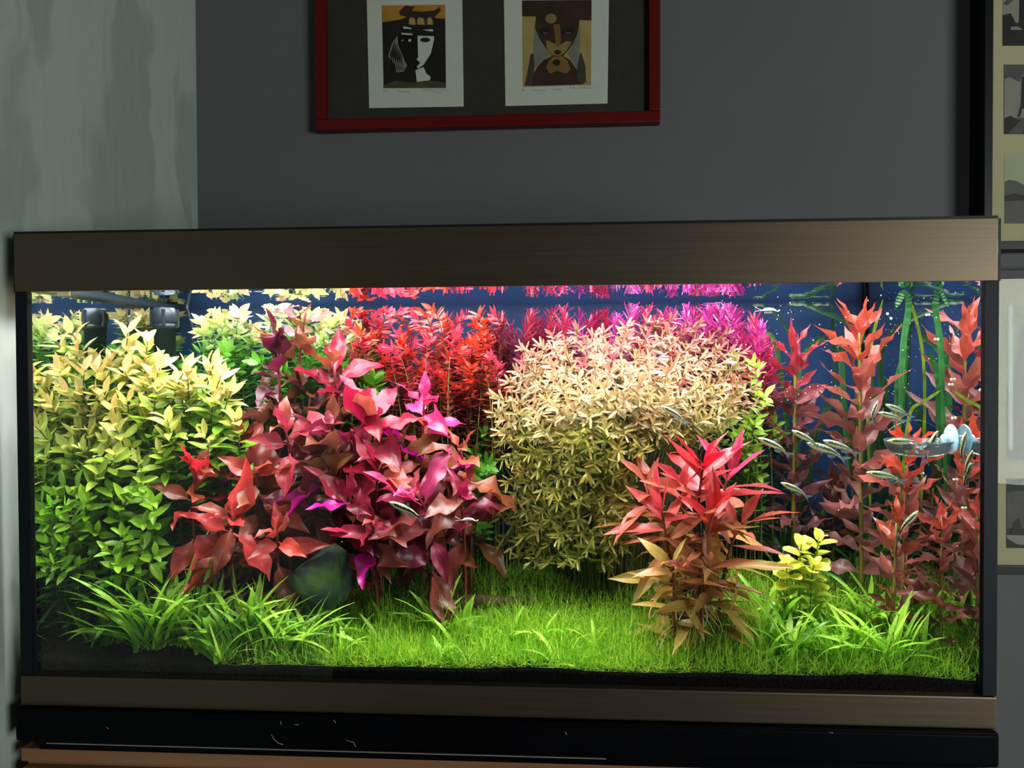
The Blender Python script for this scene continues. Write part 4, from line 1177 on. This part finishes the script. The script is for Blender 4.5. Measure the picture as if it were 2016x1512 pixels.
# black box frames at the right
YG = YW - .045
blackf = flat('black_frame', C(10, 10, 14), .4); matc = flat('cream_mat', C(158, 152, 120), .85, .05)
d1, d2, d3, d4 = flat('photo_dark', C(34, 31, 30), .5, .3), flat('photo_mid', C(72, 70, 64), .5, .3), flat('photo_light', C(118, 116, 104), .5, .2), flat('photo_pale', C(140, 146, 116), .5, .15)
def photo_frame(label, xl, ytop, ybot, width, fwid, mat_px):
    a = at(xl, ybot if ybot else 400, YG); b = at(xl, ytop, YG)
    x0, zb, zt = a.x, a.z, b.z; x1 = x0 + width
    fr = empty('photo_frame', ((x0 + x1) / 2, YW, zb), label, 'picture frame', 'black photo frames'); o_ = fr.location
    for lo, hi, n in (((x0, zb), (x1, zb + fwid), 'frame_rail'), ((x0, zt - fwid), (x1, zt), 'frame_rail'), ((x0, zb + fwid), (x0 + fwid, zt - fwid), 'frame_stile'), ((x1 - fwid, zb + fwid), (x1, zt - fwid), 'frame_stile')):
        box(n, (lo[0], YG, lo[1]), (hi[0], YW - .001, hi[1]), blackf, fr, .001, origin=o_)
    box('mat_board', (x0 + fwid * .8, YG + .006, zb + fwid * .8), (x1 - fwid * .8, YW - .002, zt - fwid * .8), matc, fr, 0, origin=o_)
    box('glass_pane', (x0 + fwid * .9, YG + .003, zb + fwid * .9), (x1 - fwid * .9, YG + .0045, zt - fwid * .9), M['picture_glass'], fr, 0, origin=o_)
    return fr
YP = YG + .0058
def pimg(fr, layers):
    for i, (n, pts, m) in enumerate(layers):
        print_poly(n, pts, YP - .0002 * i, m, fr, .00018)
f1 = photo_frame('black frame whose top photographs include a tall iron tower', 1937, -260, 491, .30, .012, None)
o_ = pimg(f1, [('photo', rect_px(1974, -100, 2120, 90), d3), ('printed_trees', [(1974, 90), (1974, 30), (1990, 26), (2000, 46), (2006, 44), (2008, 0), (2120, 0), (2120, 90)], d1), ('printed_tower', [(2006, 60), (2009, -90), (2050, -90), (2050, 60)], d1), ('printed_truck', [(1989, 53), (2003, 52), (2012, 57), (2012, 59), (1990, 59)], d3), ('printed_leaves', [(1976, 8), (1986, -4), (1996, 0), (1984, 10)], d2)])
pimg(f1, [('photo', rect_px(1976, 127, 2120, 264), d2), ('printed_cloud', [(1977, 232), (1977, 156), (1988, 152), (2000, 158), (2008, 162), (2011, 148), (2120, 150), (2120, 232)], d3), ('printed_trees', [(1978, 264), (1979, 232), (1990, 228), (2004, 236), (2120, 232), (2120, 264)], d1),
          ('printed_tower', [(2003, 230), (2010, 206), (2012, 150), (2017, 150), (2020, 206), (2032, 230), (2026, 230), (2020, 214), (2012, 214), (2008, 230)], d1), ('printed_avenue', [(1984, 263), (2010, 236), (2018, 236), (2014, 263)], d2)])
pimg(f1, [('photo', rect_px(1977, 301, 2120, 440), d4), ('printed_hill', [(1978, 440), (1978, 358), (1986, 354), (2000, 356), (2020, 366), (2120, 360), (2120, 440)], d2), ('printed_roofs', [(1978, 386), (1996, 380), (2010, 384), (2120, 380), (2120, 390), (1978, 396)], d1)])
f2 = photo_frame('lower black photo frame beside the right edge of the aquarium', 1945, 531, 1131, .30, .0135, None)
pimg(f2, [('photo', rect_px(1981, 600, 2120, 905), d4), ('printed_wall', [(1981, 905), (1981, 760), (1995, 750), (2008, 640), (2120, 630), (2120, 905)], d3), ('painted_reflection', [(1986, 885), (1986, 600), (1994, 600), (1994, 885)], flat('reflection_white', C(176, 182, 172), .5, .08))])  # white strip and pale tone paint the window's reflection in the frame glass
pimg(f2, [('photo', rect_px(1981, 942, 2120, 1079), d1), ('printed_sea', [(1982, 1040), (1982, 970), (2000, 966), (2120, 972), (2120, 1040)], d2), ('printed_quay', [(1982, 1060), (1982, 1053), (2120, 1058), (2120, 1079), (2004, 1072)], d3), ('printed_boat', [(1990, 1052), (1996, 1028), (2006, 1020), (2012, 1040), (2010, 1052)], d1)])
